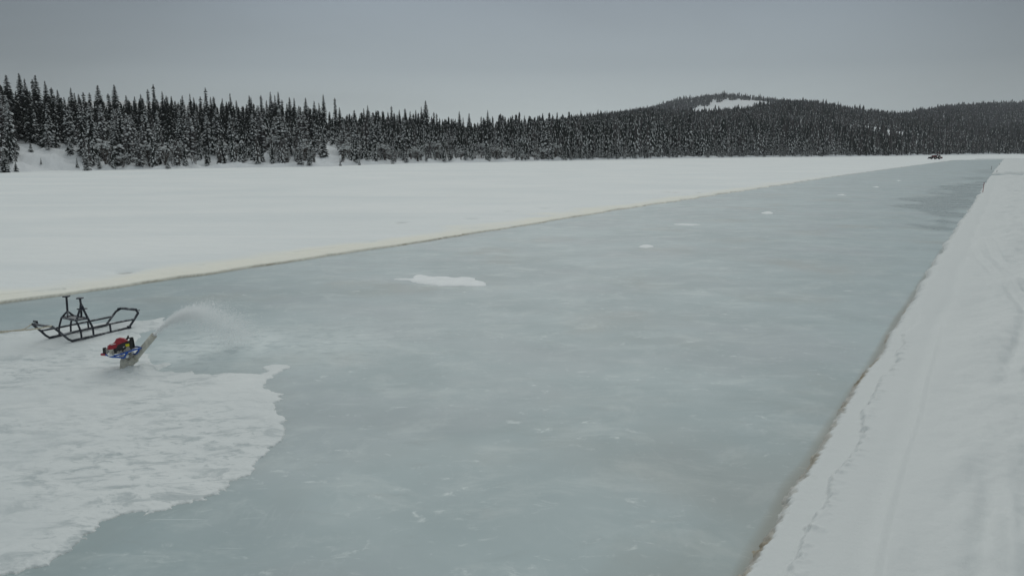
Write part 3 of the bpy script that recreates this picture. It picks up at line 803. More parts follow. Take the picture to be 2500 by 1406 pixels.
# the wood along the near shore
cand = []
tries = 0
grid = {}
def ok(x, y, r):
    gx, gy = int(x // 4), int(y // 4)
    for a in range(gx - 1, gx + 2):
        for b in range(gy - 1, gy + 2):
            for (u_, v_) in grid.get((a, b), ()):
                if (u_ - x) ** 2 + (v_ - y) ** 2 < r * r: return False
    return True
for p in placed: grid.setdefault((int(p[0] // 4), int(p[1] // 4)), []).append(p)
rnd = random.Random(11)
while tries < 60000 and len(cand) < 1500:
    tries += 1
    col = rnd.uniform(-330, 1420); s0 = float(shore(col))
    y = s0 - 2.5 + (rnd.random() ** 1.25) * (70 + 0.06 * max(0, col)); x = y * (col - 1250) / FH
    if in_gap(col, y) or not ok(x, y, 1.75 if y - s0 < 14 else 2.1): continue
    if 1148 < col < 1172 and y > s0 + 25 and rnd.random() < .8: continue
    zg = float(terr(x, y)); dep = y - s0
    if zg < 0.3: continue
    hmax = at_depth(col, float(np.interp(col, MASS_X, MASS_Y)) + rnd.uniform(-20, 16), y).z - zg
    front = dep < 10
    h = rnd.uniform(2.2, 5.8) if front else rnd.uniform(5.0, 10.0) if dep < 28 else rnd.uniform(7.0, 13.0)
    if rnd.random() < .16 and dep > 6: h = rnd.uniform(8, 12)
    h = min(h, hmax)
    if h < 1.2: continue
    grid.setdefault((int(x // 4), int(y // 4)), []).append((x, y))
    cand.append((h / y if -30 < col else 0.0, x, y, h, col, dep))
cand.sort(reverse=True)
N_IND = 300 - n_spruce
FOREST = [(x, y, h, col, 1) for (_, x, y, h, col, dep) in cand[N_IND:]]
for i, (_, x, y, h, col, dep) in enumerate(cand[:N_IND]):
    tall = dep > 24 and h > 7.5
    if tall:
        put_spruce(SPIRE[i % 6], x, y, h, 'tall spruce with snowy lower boughs inside the wood ' + zone(col), 'tall spruces inside the wood ' + zone(col), 12.0 / max(9, h))
    else:
        put_spruce(LADEN[i % 5] if h > 3.2 else SMALL[i % 3], x, y, h, 'snow laden spruce of the lower slope ' + zone(col), 'snow laden spruces ' + zone(col), rnd.uniform(.9, 1.2))

# leafless snow dusted shrubs between the shore trees
ns = 0; tries = 0
while ns < 120 and tries < 6000:
    tries += 1
    col = rnd.uniform(196, 1400); s0 = float(shore(col)); y = s0 - 2.5 + rnd.random() ** 1.6 * 28; x = y * (col - 1250) / FH
    if in_gap(col, y) or not ok(x, y, 1.0) or float(terr(x, y)) < .25: continue
    b_, hh = SHRUBS[ns % 3]; sc_ = rnd.uniform(.55, 1.35)
    r = empty('bare_shrub', (x, y, float(terr(x, y)) - .05), rnd.uniform(0, 6.28)); r.scale = (sc_ * 1.15, sc_ * 1.15, sc_)
    tag(r, 'leafless grey brown shrub dusted with snow on the shore ' + zone(col), 'shrub', 'bare shrubs on the shore ' + zone(col))
    for nm, me in (('branches', b_),):
        o = bpy.data.objects.new(nm, me); COL.objects.link(o); o.parent = r
    grid.setdefault((int(x // 4), int(y // 4)), []).append((x, y)); ns += 1

# everything farther: one wood
def cone_tree(seed, L, sp, slim, snowp, club):
    r_ = np.random.default_rng(seed); V = []; T = []; M = []
    for l in range(L):
        t = l / L; zt = min(1.0, (l + 2.0) / L) if l < L - 1 else 1.0; zb = t * 0.97 + 0.02
        rad = slim * (1 - t) ** 0.8 * (0.75 if l == 0 else 1) + 0.006
        if club and t > 0.7: rad = max(rad, slim * club)
        a0 = r_.uniform(0, 6.28); b = len(V); V.append((r_.uniform(-.004, .004), r_.uniform(-.004, .004), zt))
        n_ = sp * 2
        for k in range(n_):
            rr = rad * (r_.uniform(.75, 1.3) if k % 2 == 0 else r_.uniform(.35, .6)); a = a0 + 2 * math.pi * k / n_ + r_.uniform(-.12, .12)
            V.append((math.cos(a) * rr, math.sin(a) * rr, zb - (0.35 * rr if k % 2 == 0 else -0.02) + r_.uniform(-.012, .012)))
        for k in range(n_):
            T.append((b, b + 1 + k, b + 1 + (k + 1) % n_)); M.append(0)
            if k % 2 == 0 and r_.random() < snowp * (1.25 - t):       # a pad of snow riding on the bough
                o_ = np.array(V[b + 1 + k]); ap = np.array(V[b]); q = o_ + (ap - o_) * r_.uniform(.05, .3); s_ = rad * r_.uniform(.20, .36)
                tang = np.array((-math.sin(a0 + 2 * math.pi * k / n_), math.cos(a0 + 2 * math.pi * k / n_), 0)); e_ = len(V)
                q = q + np.array((0, 0, 0.012)) + np.array((q[0], q[1], 0)) * .06
                V.extend([tuple(q + tang * s_), tuple(q - tang * s_), tuple(q + (ap - o_) * .30 + np.array((0, 0, .01))), tuple(q + (o_ - ap) * .14)])
                T.extend([(e_, e_ + 1, e_ + 2), (e_ + 1, e_, e_ + 3)]); M.extend([1, 1])
    return np.array(V), np.array(T), np.array(M)
MID = [cone_tree(500 + i, 15, 6, sl, .75, cl_) for i, (sl, cl_) in enumerate(((.11, 0), (.13, .3), (.095, .4), (.15, 0), (.12, .25)))]
LOW = [cone_tree(600 + i, 8, 4, sl, .48, cl_) for i, (sl, cl_) in enumerate(((.13, 0), (.15, 0), (.11, .35), (.17, 0), (.14, .3), (.12, .0)))]
FAR = [cone_tree(700 + i, 6, 4, sl, .55, 0) for i, sl in enumerate((.15, .18, .13, .2))]

def clearing(col, y):
    if 1680 < col < 1885 and 925 < y:
        c_top = np.interp(col, [1680, 1700, 1760, 1800, 1850, 1885], [1170, 1225, 1290, 1310, 1310, 1200]) + 25 * math.sin(col * .2)
        if y < c_top: return True
    if 2045 < col < 2226:
        a = np.interp(col, [2045, 2130, 2190, 2226], [610, 575, 575, 610]); b = np.interp(col, [2045, 2100, 2150, 2226], [640, 680, 730, 670])
        if a < y < b: return True
    return False

rows = []      # x, y, h, class
for (x, y, h, col, _) in FOREST: rows.append((x, y, h, 0, 0))
rs = np.random.default_rng(3)
Nc = 60000
colr = rs.uniform(1150, 2950, Nc); colr[:7000] = rs.uniform(-350, 1250, 7000)
s0r = shore(colr); lim = np.interp(colr, [-400, 1100, 1300, 1430, 1500, 1650, 3000], [330, 420, 560, 1000, 1420, 1460, 1300])
yr = np.sqrt((s0r + 1.5) ** 2 + rs.random(Nc) * (lim ** 2 - s0r ** 2))
xr = yr * (colr - 1250) / FH; zr = terr(xr, yr); dep = yr - s0r
occ = {}
for i in range(Nc):
    col, y, x, d_ = float(colr[i]), float(yr[i]), float(xr[i]), float(dep[i])
    if col < 1420 and d_ < 72 + 0.06 * max(0, col): continue
    if clearing(col, y): continue
    spc = 2.0 if d_ < 25 else 2.5 if d_ < 90 else 3.3
    key = (int(x // spc), int(y // spc))
    if key in occ: continue
    occ[key] = 1
    ang = (float(zr[i]) - H) / y
    h = rs.uniform(2.0, 7.0) if d_ < 6 else rs.uniform(6, 13.5) if d_ < 120 else rs.uniform(5.5, 10.5)
    if rs.random() < .15: h *= rs.uniform(1.1, 1.38)
    if col < 1500 and y < 600:
        hm = at_depth(col, float(np.interp(col, MASS_X, MASS_Y)) + rs.uniform(-16, 16), y).z - float(zr[i])
        h = min(h, hm * (1.0 if col < 1350 else rs.uniform(.75, 1.15)))
        if h < 1.5: continue
    if y > 1100: h *= 0.9
    if 1670 < col < 1830 and 800 < y < 960: h = min(h, 6.5)
    rows.append((x, y, h, 0 if y < 430 else 1 if y < 700 else 2, i))
# extra rows hugging the far shore, where the trees show whole
for i in range(2600):
    col = rs.uniform(1350, 2900); s0 = float(shore(col)); y = s0 - 3.0 + rs.random() * 20; x = y * (col - 1250) / FH
    if float(terr(x, y)) < .3: continue
    key = (int(x // 1.7), int(y // 1.7), 1)
    if key in occ: continue
    occ[key] = 1
    rows.append((x, y, rs.uniform(1.5, 5) if y - s0 < 5 else rs.uniform(4, 13), 0 if y < 430 else 1, i))
VV, TT, MM = [], [], []; base_i = 0
for (x, y, h, kl, i) in rows:
    tv, tf, tm = (MID, LOW, FAR)[kl][int(rs.integers(0, (5, 6, 4)[kl]))]
    a = rs.uniform(0, 6.28); ca, sa = math.cos(a), math.sin(a); wv = h * rs.uniform(.85, 1.3) * (1.25 if h < 5 else 1)
    VV.append(np.stack([x + (tv[:, 0] * ca - tv[:, 1] * sa) * wv, y + (tv[:, 0] * sa + tv[:, 1] * ca) * wv, tv[:, 2] * h], -1))
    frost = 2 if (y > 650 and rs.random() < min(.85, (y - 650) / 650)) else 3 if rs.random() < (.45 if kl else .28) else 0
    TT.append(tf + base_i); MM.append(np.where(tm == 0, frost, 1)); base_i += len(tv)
zz = terr(np.array([r_[0] for r_ in rows]), np.array([r_[1] for r_ in rows])) - 0.1
for v_, z_ in zip(VV, zz): v_[:, 2] += z_
me = np_mesh('spruce_forest', np.concatenate(VV), np.concatenate(TT), [NEEDLE, TSNOW, FROST, GREYN], np.concatenate(MM), smooth_sh=False)
tag(link('spruce_forest', me), 'dense snow dusted spruce wood covering the far shore and the hills', kind='stuff')
print('forest trees', len(rows), 'faces', len(me.polygons), 'cand', len(cand), 'ind', n_spruce + N_IND)

# ------------------------------------------------------------------ sled
STEEL = mat('painted_steel', (0.016, 0.019, 0.030), 0.42, 0.5); n = NT(STEEL); c = n.coord()
fr = n.ramp(n.noise(c, 9.0, 6, 0.7), 0.47, 0.64)
geo = n.new('ShaderNodeNewGeometry'); sx = n.new('ShaderNodeSeparateXYZ'); n.put(sx.inputs[0], geo.outputs['Normal'])
upn = n.ramp(sx.outputs['Z'], 0.1, 0.8, 0.25, 1.0)
n.put(n.b.inputs['Base Color'], n.mix(n.math('MULTIPLY', n.math('MULTIPLY', fr, upn), 0.85), (0.012, 0.015, 0.027), (0.42, 0.44, 0.46)))
ZS = 0.04
A0 = ground(175.5, 833, ZS); B0 = ground(317, 799, ZS); C0 = ground(120.6, 825, ZS)
sdirn = (B0 - A0).normalized()
def zp(zx, zy): return zx / 5.5556, 690 + zy / 5.5556
def NR(zx, zy): return at_plane(*zp(zx, zy), A0, sdirn)
def FR(zx, zy): return at_plane(*zp(zx, zy), C0, sdirn)
MID0 = A0.lerp(C0, 0.5)
def MD(zx, zy, f_=0.5): return at_plane(*zp(zx, zy), A0.lerp(C0, f_), sdirn)
sled = empty('metal_sled', (A0 + B0 + C0 + C0 + (B0 - A0)) / 4 - Vector((0, 0, 0)))
sled.location.z = ZS
tag(sled, 'dark blue black steel tube sled with two T topped posts on the trampled snow', 'sled')
RT = 0.017
m = MB(); m.tube([NR(715, 600), NR(790, 655), NR(862, 712), NR(925, 765), NR(985, 792)], RT * 1.15); m.tube([NR(970, 790), NR(1380, 697), NR(1745, 612)], RT * 1.25); m.build('runner', STEEL, sled)
m = MB(); m.tube([FR(440, 565), FR(500, 612), FR(560, 660), FR(620, 716), FR(680, 748)], RT * 1.15); m.tube([FR(668, 747), FR(1050, 658), FR(1445, 572)], RT * 1.25); m.build('runner', STEEL, sled)
m = MB(); m.tube([NR(858, 704)] + [NR(1100, 648), NR(1480, 562), NR(1800, 498)], RT); m.build('side_rail', STEEL, sled)
m = MB(); m.tube([FR(560, 650), FR(800, 608), FR(1190, 528), FR(1505, 463)], RT); m.build('side_rail', STEEL, sled)
for a_, b_ in (((1095, 655), (1108, 755)), ((1258, 605), (1270, 715)), ((1490, 562), (1503, 662))):
    m = MB(); m.tube([NR(*a_), NR(*b_)], RT * .95); m.build('stanchion', STEEL, sled)
for a_, b_ in (((800, 612), (806, 705)), ((958, 578), (962, 672)), ((1190, 530), (1202, 620))):
    m = MB(); m.tube([FR(*a_), FR(*b_)], RT * .9); m.build('stanchion', STEEL, sled)
m = MB(); m.tube([FR(440, 562), NR(715, 600)], RT * 1.2); m.build('front_bar', STEEL, sled)
m = MB(); hk = FR(470, 556); m.tube([FR(440, 562), hk, FR(508, 548), FR(500, 526), FR(452, 524)], RT * .9); m.build('tow_hook', STEEL, sled)
hoop = MB(); hoop.tube([FR(1442, 572), FR(1500, 490), FR(1572, 392), FR(1640, 347), NR(1845, 367), NR(1872, 412), NR(1815, 510), NR(1745, 612)], RT * 1.15)
hb = hoop.build('rear_hoop', STEEL, sled)
for pts in ([FR(1575, 392), FR(1600, 343), FR(1640, 347)], [NR(1845, 367), NR(1893, 370), NR(1870, 412)]):
    m = MB(); m.tube(pts, .006, 6); m.build('corner_ring', STEEL, sled)
m = MB(); e_ = NR(1752, 606); m.box(e_, sdirn, Vector((-sdirn.y, sdirn.x, 0)), Vector((0, 0, 1)), .03, .025, .03); m.build('runner_end', STEEL, sled)
# deck between the posts
DECK = mat('frosted_deck', (0.26, 0.27, 0.28), 0.6, 0.3)
dk4 = [FR(835, 472), NR(1030, 512), NR(1182, 484), FR(985, 446)]
m = MB(); lo = [p - Vector((0, 0, .02)) for p in dk4]
m.loft([lo, dk4]); dko = m.build('deck', DECK, sled)
m = MB(); m.tube(dk4 + [dk4[0]], RT * .9); m.build('deck_frame', STEEL, sled)
for pts, in (([FR(835, 472), FR(812, 560), FR(800, 612)],), ([NR(1030, 512), NR(1065, 585), NR(1095, 655)],), ([FR(985, 446), FR(965, 530), FR(958, 578)],)):
    m = MB(); m.tube(pts, RT * .95); m.build('deck_leg', STEEL, sled)
def T(zx, zy, f_): return MD(zx, zy, f_)
# plain post at the far side
po = MB(); po.tube([T(900, 190, .85), T(908, 290, .85), T(915, 392, .85)], RT * 1.05); po = po.build('post', STEEL, sled)
m = MB(); m.box(T(899, 187, .85), Vector((1, 0, 0)), Vector((0, 1, 0)), Vector((0, 0, 1)), .045, .045, .010); m.build('top_plate', STEEL, po)
for pts in ([T(915, 388, .85), T(875, 430, .95), FR(838, 474)], [T(915, 388, .85), T(990, 440, .9)], [T(915, 388, .85), T(920, 462, .7)]):
    m = MB(); m.tube(pts, RT * .95); m.build('brace', STEEL, po)
# jack post with cone and crossbar at the near side
po = MB(); po.tube([T(1084, 214, .15), T(1098, 300, .15)], RT * 1.05); po = po.build('post', STEEL, sled)
m = MB(); m.box(T(1083, 210, .15), Vector((1, 0, 0)), Vector((0, 1, 0)), Vector((0, 0, 1)), .044, .044, .010); m.build('top_plate', STEEL, po)
m = MB(); m.tube([T(1096, 285, .15), T(1112, 362, .15)], RT * 1.1, r_end=.045); m.build('jack_collar', STEEL, po)
m = MB(); m.tube([T(1045, 360, .15), T(1182, 350, .15)], .011); m.build('jack_handle', STEEL, po)
for pts in ([T(1082, 362, .12), T(1040, 500, .05), NR(1036, 512)], [T(1102, 366, .25), T(1104, 475, .4)], [T(1130, 360, .1), T(1190, 480, .05), NR(1256, 604)]):
    m = MB(); m.tube(pts, RT * 1.05); m.build('leg', STEEL, po)

ROPE = mat('pale_rope', (0.52, 0.45, 0.30), 0.85, 0.1); n = NT(ROPE)
n.put(n.b.inputs['Base Color'], n.mix(n.ramp(n.noise(n.coord(), 40.0, 3), .35, .65), (0.50, 0.46, 0.36), (0.66, 0.63, 0.55)))
m = MB()
ra = [NR(700, 590), NR(560, 618), NR(400, 640), MD(200, 655), MD(0, 668), MD(-220, 682), MD(-500, 700)]
rb = [FR(436, 556), FR(380, 600), FR(300, 640), MD(150, 658), MD(60, 676), MD(-180, 690), MD(-500, 706)]
def spline(P, k=6):
    out = []
    for i in range(len(P) - 1):
        p0, p1, p2, p3 = P[max(0, i - 1)], P[i], P[i + 1], P[min(len(P) - 1, i + 2)]
        for t in np.linspace(0, 1, k, endpoint=False):
            t = float(t); out.append(0.5 * ((2 * p1) + (p2 - p0) * t + (2 * p0 - 5 * p1 + 4 * p2 - p3) * t * t + (3 * p1 - p0 - 3 * p2 + p3) * t ** 3))
    return out + [P[-1]]
for P in (ra, rb):
    P = [Vector((p.x, p.y, max(p.z, 0.05))) for p in P]
    m.tube(spline(P), .008, 6); m.tube([p + Vector((0, .012, .008)) for p in spline(P)], .007, 6)
ro = m.build('tow_rope', ROPE, smooth_sh=True, origin=(ra[2].x, ra[2].y, .05))
tag(ro, 'pale yellow tow rope running from the front of the sled out over the snow', 'rope')

# ------------------------------------------------------------------ water pump
PY0 = PB.y
def zq(zx, zy, dy=0.0): return at_depth(220 + zx / 10.815, 790 + zy / 10.815, PY0 + dy)
RED = mat('red_paint', (0.30, 0.010, 0.022), 0.35, 0.5)
BLK = mat('black_plastic', (0.012, 0.013, 0.014), 0.45, 0.4)
BLU = mat('blue_frame', (0.012, 0.075, 0.36), 0.40, 0.5)
GRY = mat('cast_metal', (0.30, 0.29, 0.27), 0.5, 0.4, 0.3)
PIP = mat('weathered_pipe', (0.42, 0.41, 0.36), 0.55, 0.35); n = NT(PIP); c = n.coord()
pc = n.mix(n.ramp(n.noise(c, 16.0, 5, 0.6), .35, .7), (0.46, 0.455, 0.40), (0.60, 0.585, 0.51))
n.put(n.b.inputs['Base Color'], n.mix(n.ramp(n.noise(c, 5.0, 4, 0.6), .55, .75, 0, .6), pc, (0.30, 0.25, 0.17)))
YEL = mat('yellow_sticker', (0.62, 0.58, 0.03), 0.5, 0.3)
WHT = mat('white_print', (0.7, 0.7, 0.7), 0.5, 0.3)
for m_, a_ in ((RED, (0.38, 0.014, 0.03)), (BLU, (0.02, 0.11, 0.46)), (BLK, (0.03, 0.032, 0.034))):
    n = NT(m_); b0 = tuple(n.b.inputs['Base Color'].default_value)[:3]
    n.put(n.b.inputs['Base Color'], n.mix(n.ramp(n.noise(n.coord(), 22.0, 4, .6), .4, .7), b0, a_))
pump = empty('water_pump', (PB.x, PB.y, 0.03))
tag(pump, 'red and black engine water pump with blue handle frame and slanted pipe', 'water pump')
def ring_tube(name, pts, radii, m_, parent, n_=18):
    mb = MB(); pts = [Vector(p) for p in pts]; rings = []
    for i, p in enumerate(pts):
        t = (pts[min(i + 1, len(pts) - 1)] - pts[max(i - 1, 0)]).normalized()
        x = t.cross(Vector((0, 1, 0))).normalized(); y = t.cross(x)
        rings.append([p + x * (math.cos(2 * math.pi * k / n_) * radii[i]) + y * (math.sin(2 * math.pi * k / n_) * radii[i]) for k in range(n_)])
    mb.loft(rings[::-1] if False else rings); return mb.build(name, m_, parent, smooth_sh=True)
# upright housing, its branch, flange and the outlet pipe
hs = ring_tube('pump_housing', [zq(905, 1420), zq(915, 1290), zq(930, 1130), zq(935, 1000), zq(950, 930), zq(965, 860)], [.076, .072, .073, .074, .066, .05], PIP, pump)
ring_tube('branch', [zq(955, 1120), zq(1010, 1060), zq(1090, 990), zq(1150, 942)], [.060, .064, .062, .058], PIP, hs)
ring_tube('flange', [zq(1135, 955), zq(1150, 943), zq(1185, 915), zq(1197, 905)], [.056, .064, .064, .056], PIP, pump)
P0, P1 = zq(1180, 920), zq(1695, 300)
pm = MB(); pts = [P0.lerp(P1, t) for t in (0, .5, 1)]
t = (P1 - P0).normalized(); x = t.cross(Vector((0, 1, 0))).normalized(); y = t.cross(x); N_ = 20
cir = lambda p, r: [p + x * (math.cos(2 * math.pi * k / N_) * r) + y * (math.sin(2 * math.pi * k / N_) * r) for k in range(N_)]
pm.loft([cir(P0, .046), cir(P0.lerp(P1, .5), .0455), cir(P1, .045), cir(P1, .039), cir(P0.lerp(P1, .6), .039)])
pm.build('outlet_pipe', PIP, pump, smooth_sh=True)
def solid(name, outline, depths, m_, parent, bev=0.93, sm=False):
    """outline in the close-up's pixels, lofted front to back with rounded rims"""
    cx = sum(p[0] for p in outline) / len(outline); cy = sum(p[1] for p in outline) / len(outline)
    d0, d1 = depths; rings = []
    for dy, s_ in ((d0, bev), (d0 + .02 * (1 if d1 > d0 else -1), 1.0), (d1 - .02, 1.0), (d1, bev)):
        rings.append([zq(cx + (px - cx) * s_, cy + (py - cy) * s_, dy) for px, py in outline])
    mb = MB(); mb.loft(rings); return mb.build(name, m_, parent, smooth_sh=sm)
solid('engine_cover', [(450, 690), (455, 590), (520, 545), (600, 520), (650, 470), (690, 395), (790, 362), (905, 378), (960, 420), (1040, 468), (1000, 520), (860, 550), (720, 590), (690, 660), (560, 690)], (-.135, .12), RED, pump, .90)
solid('engine_body', [(600, 690), (690, 640), (720, 560), (1040, 440), (1120, 420), (1150, 640), (1040, 720), (860, 775), (640, 800)], (-.142, .10), BLK, pump, .95)
solid('fuel_tank', [(1030, 470), (1045, 372), (1075, 352), (1140, 352), (1165, 470), (1192, 612), (1110, 650), (1045, 640)], (-.13, .10), BLK, pump, .92)
solid('air_filter', [(325, 650), (350, 632), (425, 620), (440, 700), (425, 800), (340, 790)], (-.07, .08), BLK, pump, .88)
solid('cylinder_head', [(410, 650), (455, 640), (490, 700), (480, 800), (420, 790)], (-.12, .08), GRY, pump, .92)
solid('crankcase', [(500, 690), (620, 668), (640, 720), (640, 800), (500, 800)], (-.135, .08), PIP, pump, .93)
m = MB(); m.tube([zq(975, 420, -.03), zq(1000, 350, -.03), zq(1010, 318, -.03)], .012); m.build('choke_lever', BLK, pump)
m = MB(); m.tube([zq(935, 415, -.05), zq(985, 380, -.05), zq(1040, 375, -.03)], .010); m.build('carrying_handle', BLK, pump)
def sticker(name, pts, dy, m_):
    mb = MB(); mb.loft([[zq(px, py, dy + .006) for px, py in pts], [zq(px, py, dy) for px, py in pts]]); return mb.build(name, m_, pump)
sticker('warning_label', [(930, 545), (1030, 522), (1042, 588), (945, 612)], -.150, YEL)
sticker('small_label', [(868, 605), (890, 602), (892, 630), (870, 634)], -.150, WHT)
sticker('small_label', [(905, 598), (925, 595), (927, 612), (907, 615)], -.150, WHT)
sticker('cover_stripe', [(520, 548), (640, 524), (690, 530), (560, 566)], -.136, WHT)
for cx, cy, s_ in ((830, 755, .030), (950, 730, .035), (1030, 672, .045), (745, 755, .02), (600, 750, .02)):
    m = MB(); m.tube([zq(cx, cy, -.15), zq(cx, cy, -.10)], s_, 10); m.build('fitting', GRY, pump)
# blue tubular frame
fm = MB()
fm.tube(spline([zq(300, 802, .0), zq(400, 815, -.07), zq(480, 850, -.12), zq(570, 876, -.16), zq(740, 886, -.17), zq(895, 900, -.17), zq(922, 860, -.17), zq(940, 815, -.17), zq(990, 775, -.165)], 4), .0115)
fm.tube(spline([zq(640, 845, -.16), zq(830, 800, -.165), zq(1000, 745, -.165), zq(1160, 690, -.15), zq(1290, 660, -.10), zq(1345, 638, -.03), zq(1300, 622, .05), zq(1180, 608, .12), zq(900, 640, .14), zq(600, 700, .13), zq(400, 770, .08), zq(300, 802, 0)], 4), .0125)
fm.tube(spline([zq(1285, 668, -.10), zq(1270, 735, -.09), zq(1225, 785, -.06), zq(1150, 800, -.02), zq(1060, 785, .0)], 4), .0105)
fm.build('handle_frame', BLU, pump, smooth_sh=True)
m = MB(); m.tube([zq(300, 812, -.012), zq(420, 822, -.075)], .017); m.build('throttle_grip', RED, pump)
solid('gearbox', [(930, 790), (1060, 760), (1130, 800), (1120, 880), (960, 950), (900, 900)], (-.10, .06), GRY, pump, .9)
for cx, cy, dy, rx, rz in ((570, 835, -.13, .045, .020), (850, 855, -.13, .045, .016), (1160, 668, -.10, .05, .020), (985, 850, -.12, .022, .030), (1110, 765, -.06, .03, .014)):
    m = MB(); m.lump(zq(cx, cy, dy), rx, .04, rz, cx); m.build('snow', SNOWC, pump, smooth_sh=True)

# ------------------------------------------------------------------ water thrown from the pipe
WATER = mat('spray_water', (0.86, 0.90, 0.91), 0.25, 0.5)
wt_ = WATER.node_tree; wo = wt_.nodes['Material Output']
d_ = wt_.nodes.new('ShaderNodeBsdfDiffuse'); d_.inputs[0].default_value = (0.99, 0.995, 0.995, 1)
tl = wt_.nodes.new('ShaderNodeBsdfTranslucent'); tl.inputs[0].default_value = (0.99, 0.995, 0.995, 1)
mx = wt_.nodes.new('ShaderNodeMixShader'); mx.inputs[0].default_value = 0.7
wt_.links.new(d_.outputs[0], mx.inputs[1]); wt_.links.new(tl.outputs[0], mx.inputs[2]); wt_.links.new(mx.outputs[0], wo.inputs['Surface'])
rs2 = np.random.default_rng(9)
Nd = 72000
land = ground(625, 832); mouth = P1
tf_ = 0.61; vz = (0.5 * 9.8 * tf_ * tf_ - mouth.z) / tf_
v0 = np.array([(land.x - mouth.x) / tf_, (land.y - mouth.y) / tf_, vz])
clump = rs2.integers(0, 420, Nd); cv = rs2.normal(0, 1, (420, 3)) * np.array([.115, .115, .10]) + 1.0
ct = rs2.uniform(0.04, 1, 420) ** .9
slow = 1 - np.abs(rs2.normal(0, .11, 420)) * (ct > .2)
t_ = np.clip(ct[clump] + rs2.normal(0, .07, Nd), 0.0, 1.05) * tf_
v = v0[None, :] * (cv * slow[:, None])[clump] * (1 + rs2.normal(0, .035, (Nd, 3))) + rs2.normal(0, .12, (Nd, 3))
P = np.array(mouth)[None, :] + v * t_[:, None]; P[:, 2] -= 4.9 * t_ ** 2
P += rs2.normal(0, .012, (Nd, 3))
good = P[:, 2] > 0.003
P = P[good]; Nd = len(P)
size = rs2.uniform(.0013, .0035, Nd) * (1 + 1.2 * (rs2.random(Nd) < .04))
tet = np.array([(1, 1, 1), (-1, -1, 1), (-1, 1, -1), (1, -1, -1)], float) * .75
q = rs2.normal(0, 1, (Nd, 4)); q /= np.linalg.norm(q, axis=1)[:, None]
w_, x_, y_, z_ = q.T
R = np.stack([1 - 2 * (y_ * y_ + z_ * z_), 2 * (x_ * y_ - z_ * w_), 2 * (x_ * z_ + y_ * w_), 2 * (x_ * y_ + z_ * w_), 1 - 2 * (x_ * x_ + z_ * z_), 2 * (y_ * z_ - x_ * w_), 2 * (x_ * z_ - y_ * w_), 2 * (y_ * z_ + x_ * w_), 1 - 2 * (x_ * x_ + y_ * y_)], -1).reshape(-1, 3, 3)
VV = (np.einsum('nij,kj->nki', R, tet) * size[:, None, None] + P[:, None, :]).reshape(-1, 3)
tri = np.array([(0, 1, 2), (0, 3, 1), (0, 2, 3), (1, 3, 2)])
TT = (np.arange(Nd)[:, None, None] * 4 + tri[None]).reshape(-1, 3)
o = link('water_spray', np_mesh('water_spray', VV - np.array(mouth), TT, [WATER], smooth_sh=False)); o.location = mouth
tag(o, 'arching plume of white water spray thrown from the slanted pipe onto the ice', kind='stuff')

# ------------------------------------------------------------------ marker stakes
STK = mat('red_stake', (0.28, 0.035, 0.035), 0.6, 0.3); STD = mat('grey_stake', (0.12, 0.11, 0.10), 0.7, 0.2)
n = NT(STK); n.put(n.b.inputs['Base Color'], n.mix(n.ramp(n.noise(n.coord(), 6.0, 3), .4, .7), (0.24, 0.03, 0.032), (0.36, 0.06, 0.055)))
for px, pb, pt, m_, lab in ((2398.5, 476, 446, STK, 'red marker stake beside the wet ice at the snow bank edge'), (2420, 415, 406, STD, 'thin dark stake on the ice edge beyond the side lane'), (2433, 424.5, 416, STD, 'thin grey stake on the snow just behind the side lane'), (2440, 405, 399, STD, 'short thin stake on the bank, farthest along the ice lane')):
    g = ground(px, pb, .0); hgt = (pb - pt) / FH * g.y; lean_ = Vector((.04 * hgt, 0, 0))
    r = empty('marker_stake', g)
    mb = MB(); mb.tube([g - Vector((0, 0, .1)), g + lean_ * .5 + Vector((0, 0, hgt * .5)), g + lean_ + Vector((0, 0, hgt))], .020 if m_ is STK else .028, 7)
    mb.build('pole', m_, r)
    mb = MB(); mb.tube([g + lean_ + Vector((0, 0, hgt * .99)), g + lean_ + Vector((0, 0, hgt * 1.02))], .026 if m_ is STK else .034, 7); mb.build('tip', m_, r)
    tag(r, lab, 'stake', 'stakes marking the ice lane')

# ------------------------------------------------------------------ tractor at the far end of the lane
TRD = mat('tractor_red', (0.13, 0.022, 0.024), 0.5, 0.4); TDK = mat('tractor_dark', (0.020, 0.017, 0.018), 0.6, 0.3); RIM = mat('wheel_rim', (0.42, 0.40, 0.38), 0.5, 0.3)
for m_ in (TRD, TDK):
    n = NT(m_); b0 = tuple(n.b.inputs['Base Color'].default_value)[:3]
    n.put(n.b.inputs['Base Color'], n.mix(n.ramp(n.noise(n.coord(), 3.0, 4), .4, .7), b0, tuple(v_ * 1.6 for v_ in b0)))
g = ground(2284, 389.3, 0.12); tr = empty('tractor', (g.x, g.y, .12), math.radians(28))
tag(tr, 'dark red tractor with front bucket parked on snow by the ice lane', 'tractor')
ex, ey, ez = Vector((1, 0, 0)), Vector((0, 1, 0)), Vector((0, 0, 1))
def tbox(name, items, m_, par=tr):
    mb = MB()
    for c_, h_ in items: mb.box(c_, ex, ey, ez, *h_)
    me = bpy.data.meshes.new(name); me.from_pydata(mb.v, [], mb.f); me.materials.append(m_); me.update(); return link(name, me, par)
tbox('hood', [((-0.95, 0, 1.10), (.85, .36, .28))], TRD)
tbox('chassis', [((0, 0, .72), (1.9, .28, .16))], TDK)
tbox('fender', [((.95, -.72, 1.38), (.55, .22, .05))], TRD); tbox('fender', [((.95, .72, 1.38), (.55, .22, .05))], TRD)
st_ = tbox('seat', [((.75, 0, 1.25), (.25, .26, .07)), ((.98, 0, 1.5), (.06, .26, .24))], TDK)
tbox('roll_bar', [((1.35, -.5, 1.75), (.04, .04, .65)), ((1.35, .5, 1.75), (.04, .04, .65)), ((1.35, 0, 2.42), (.045, .54, .04))], TRD)
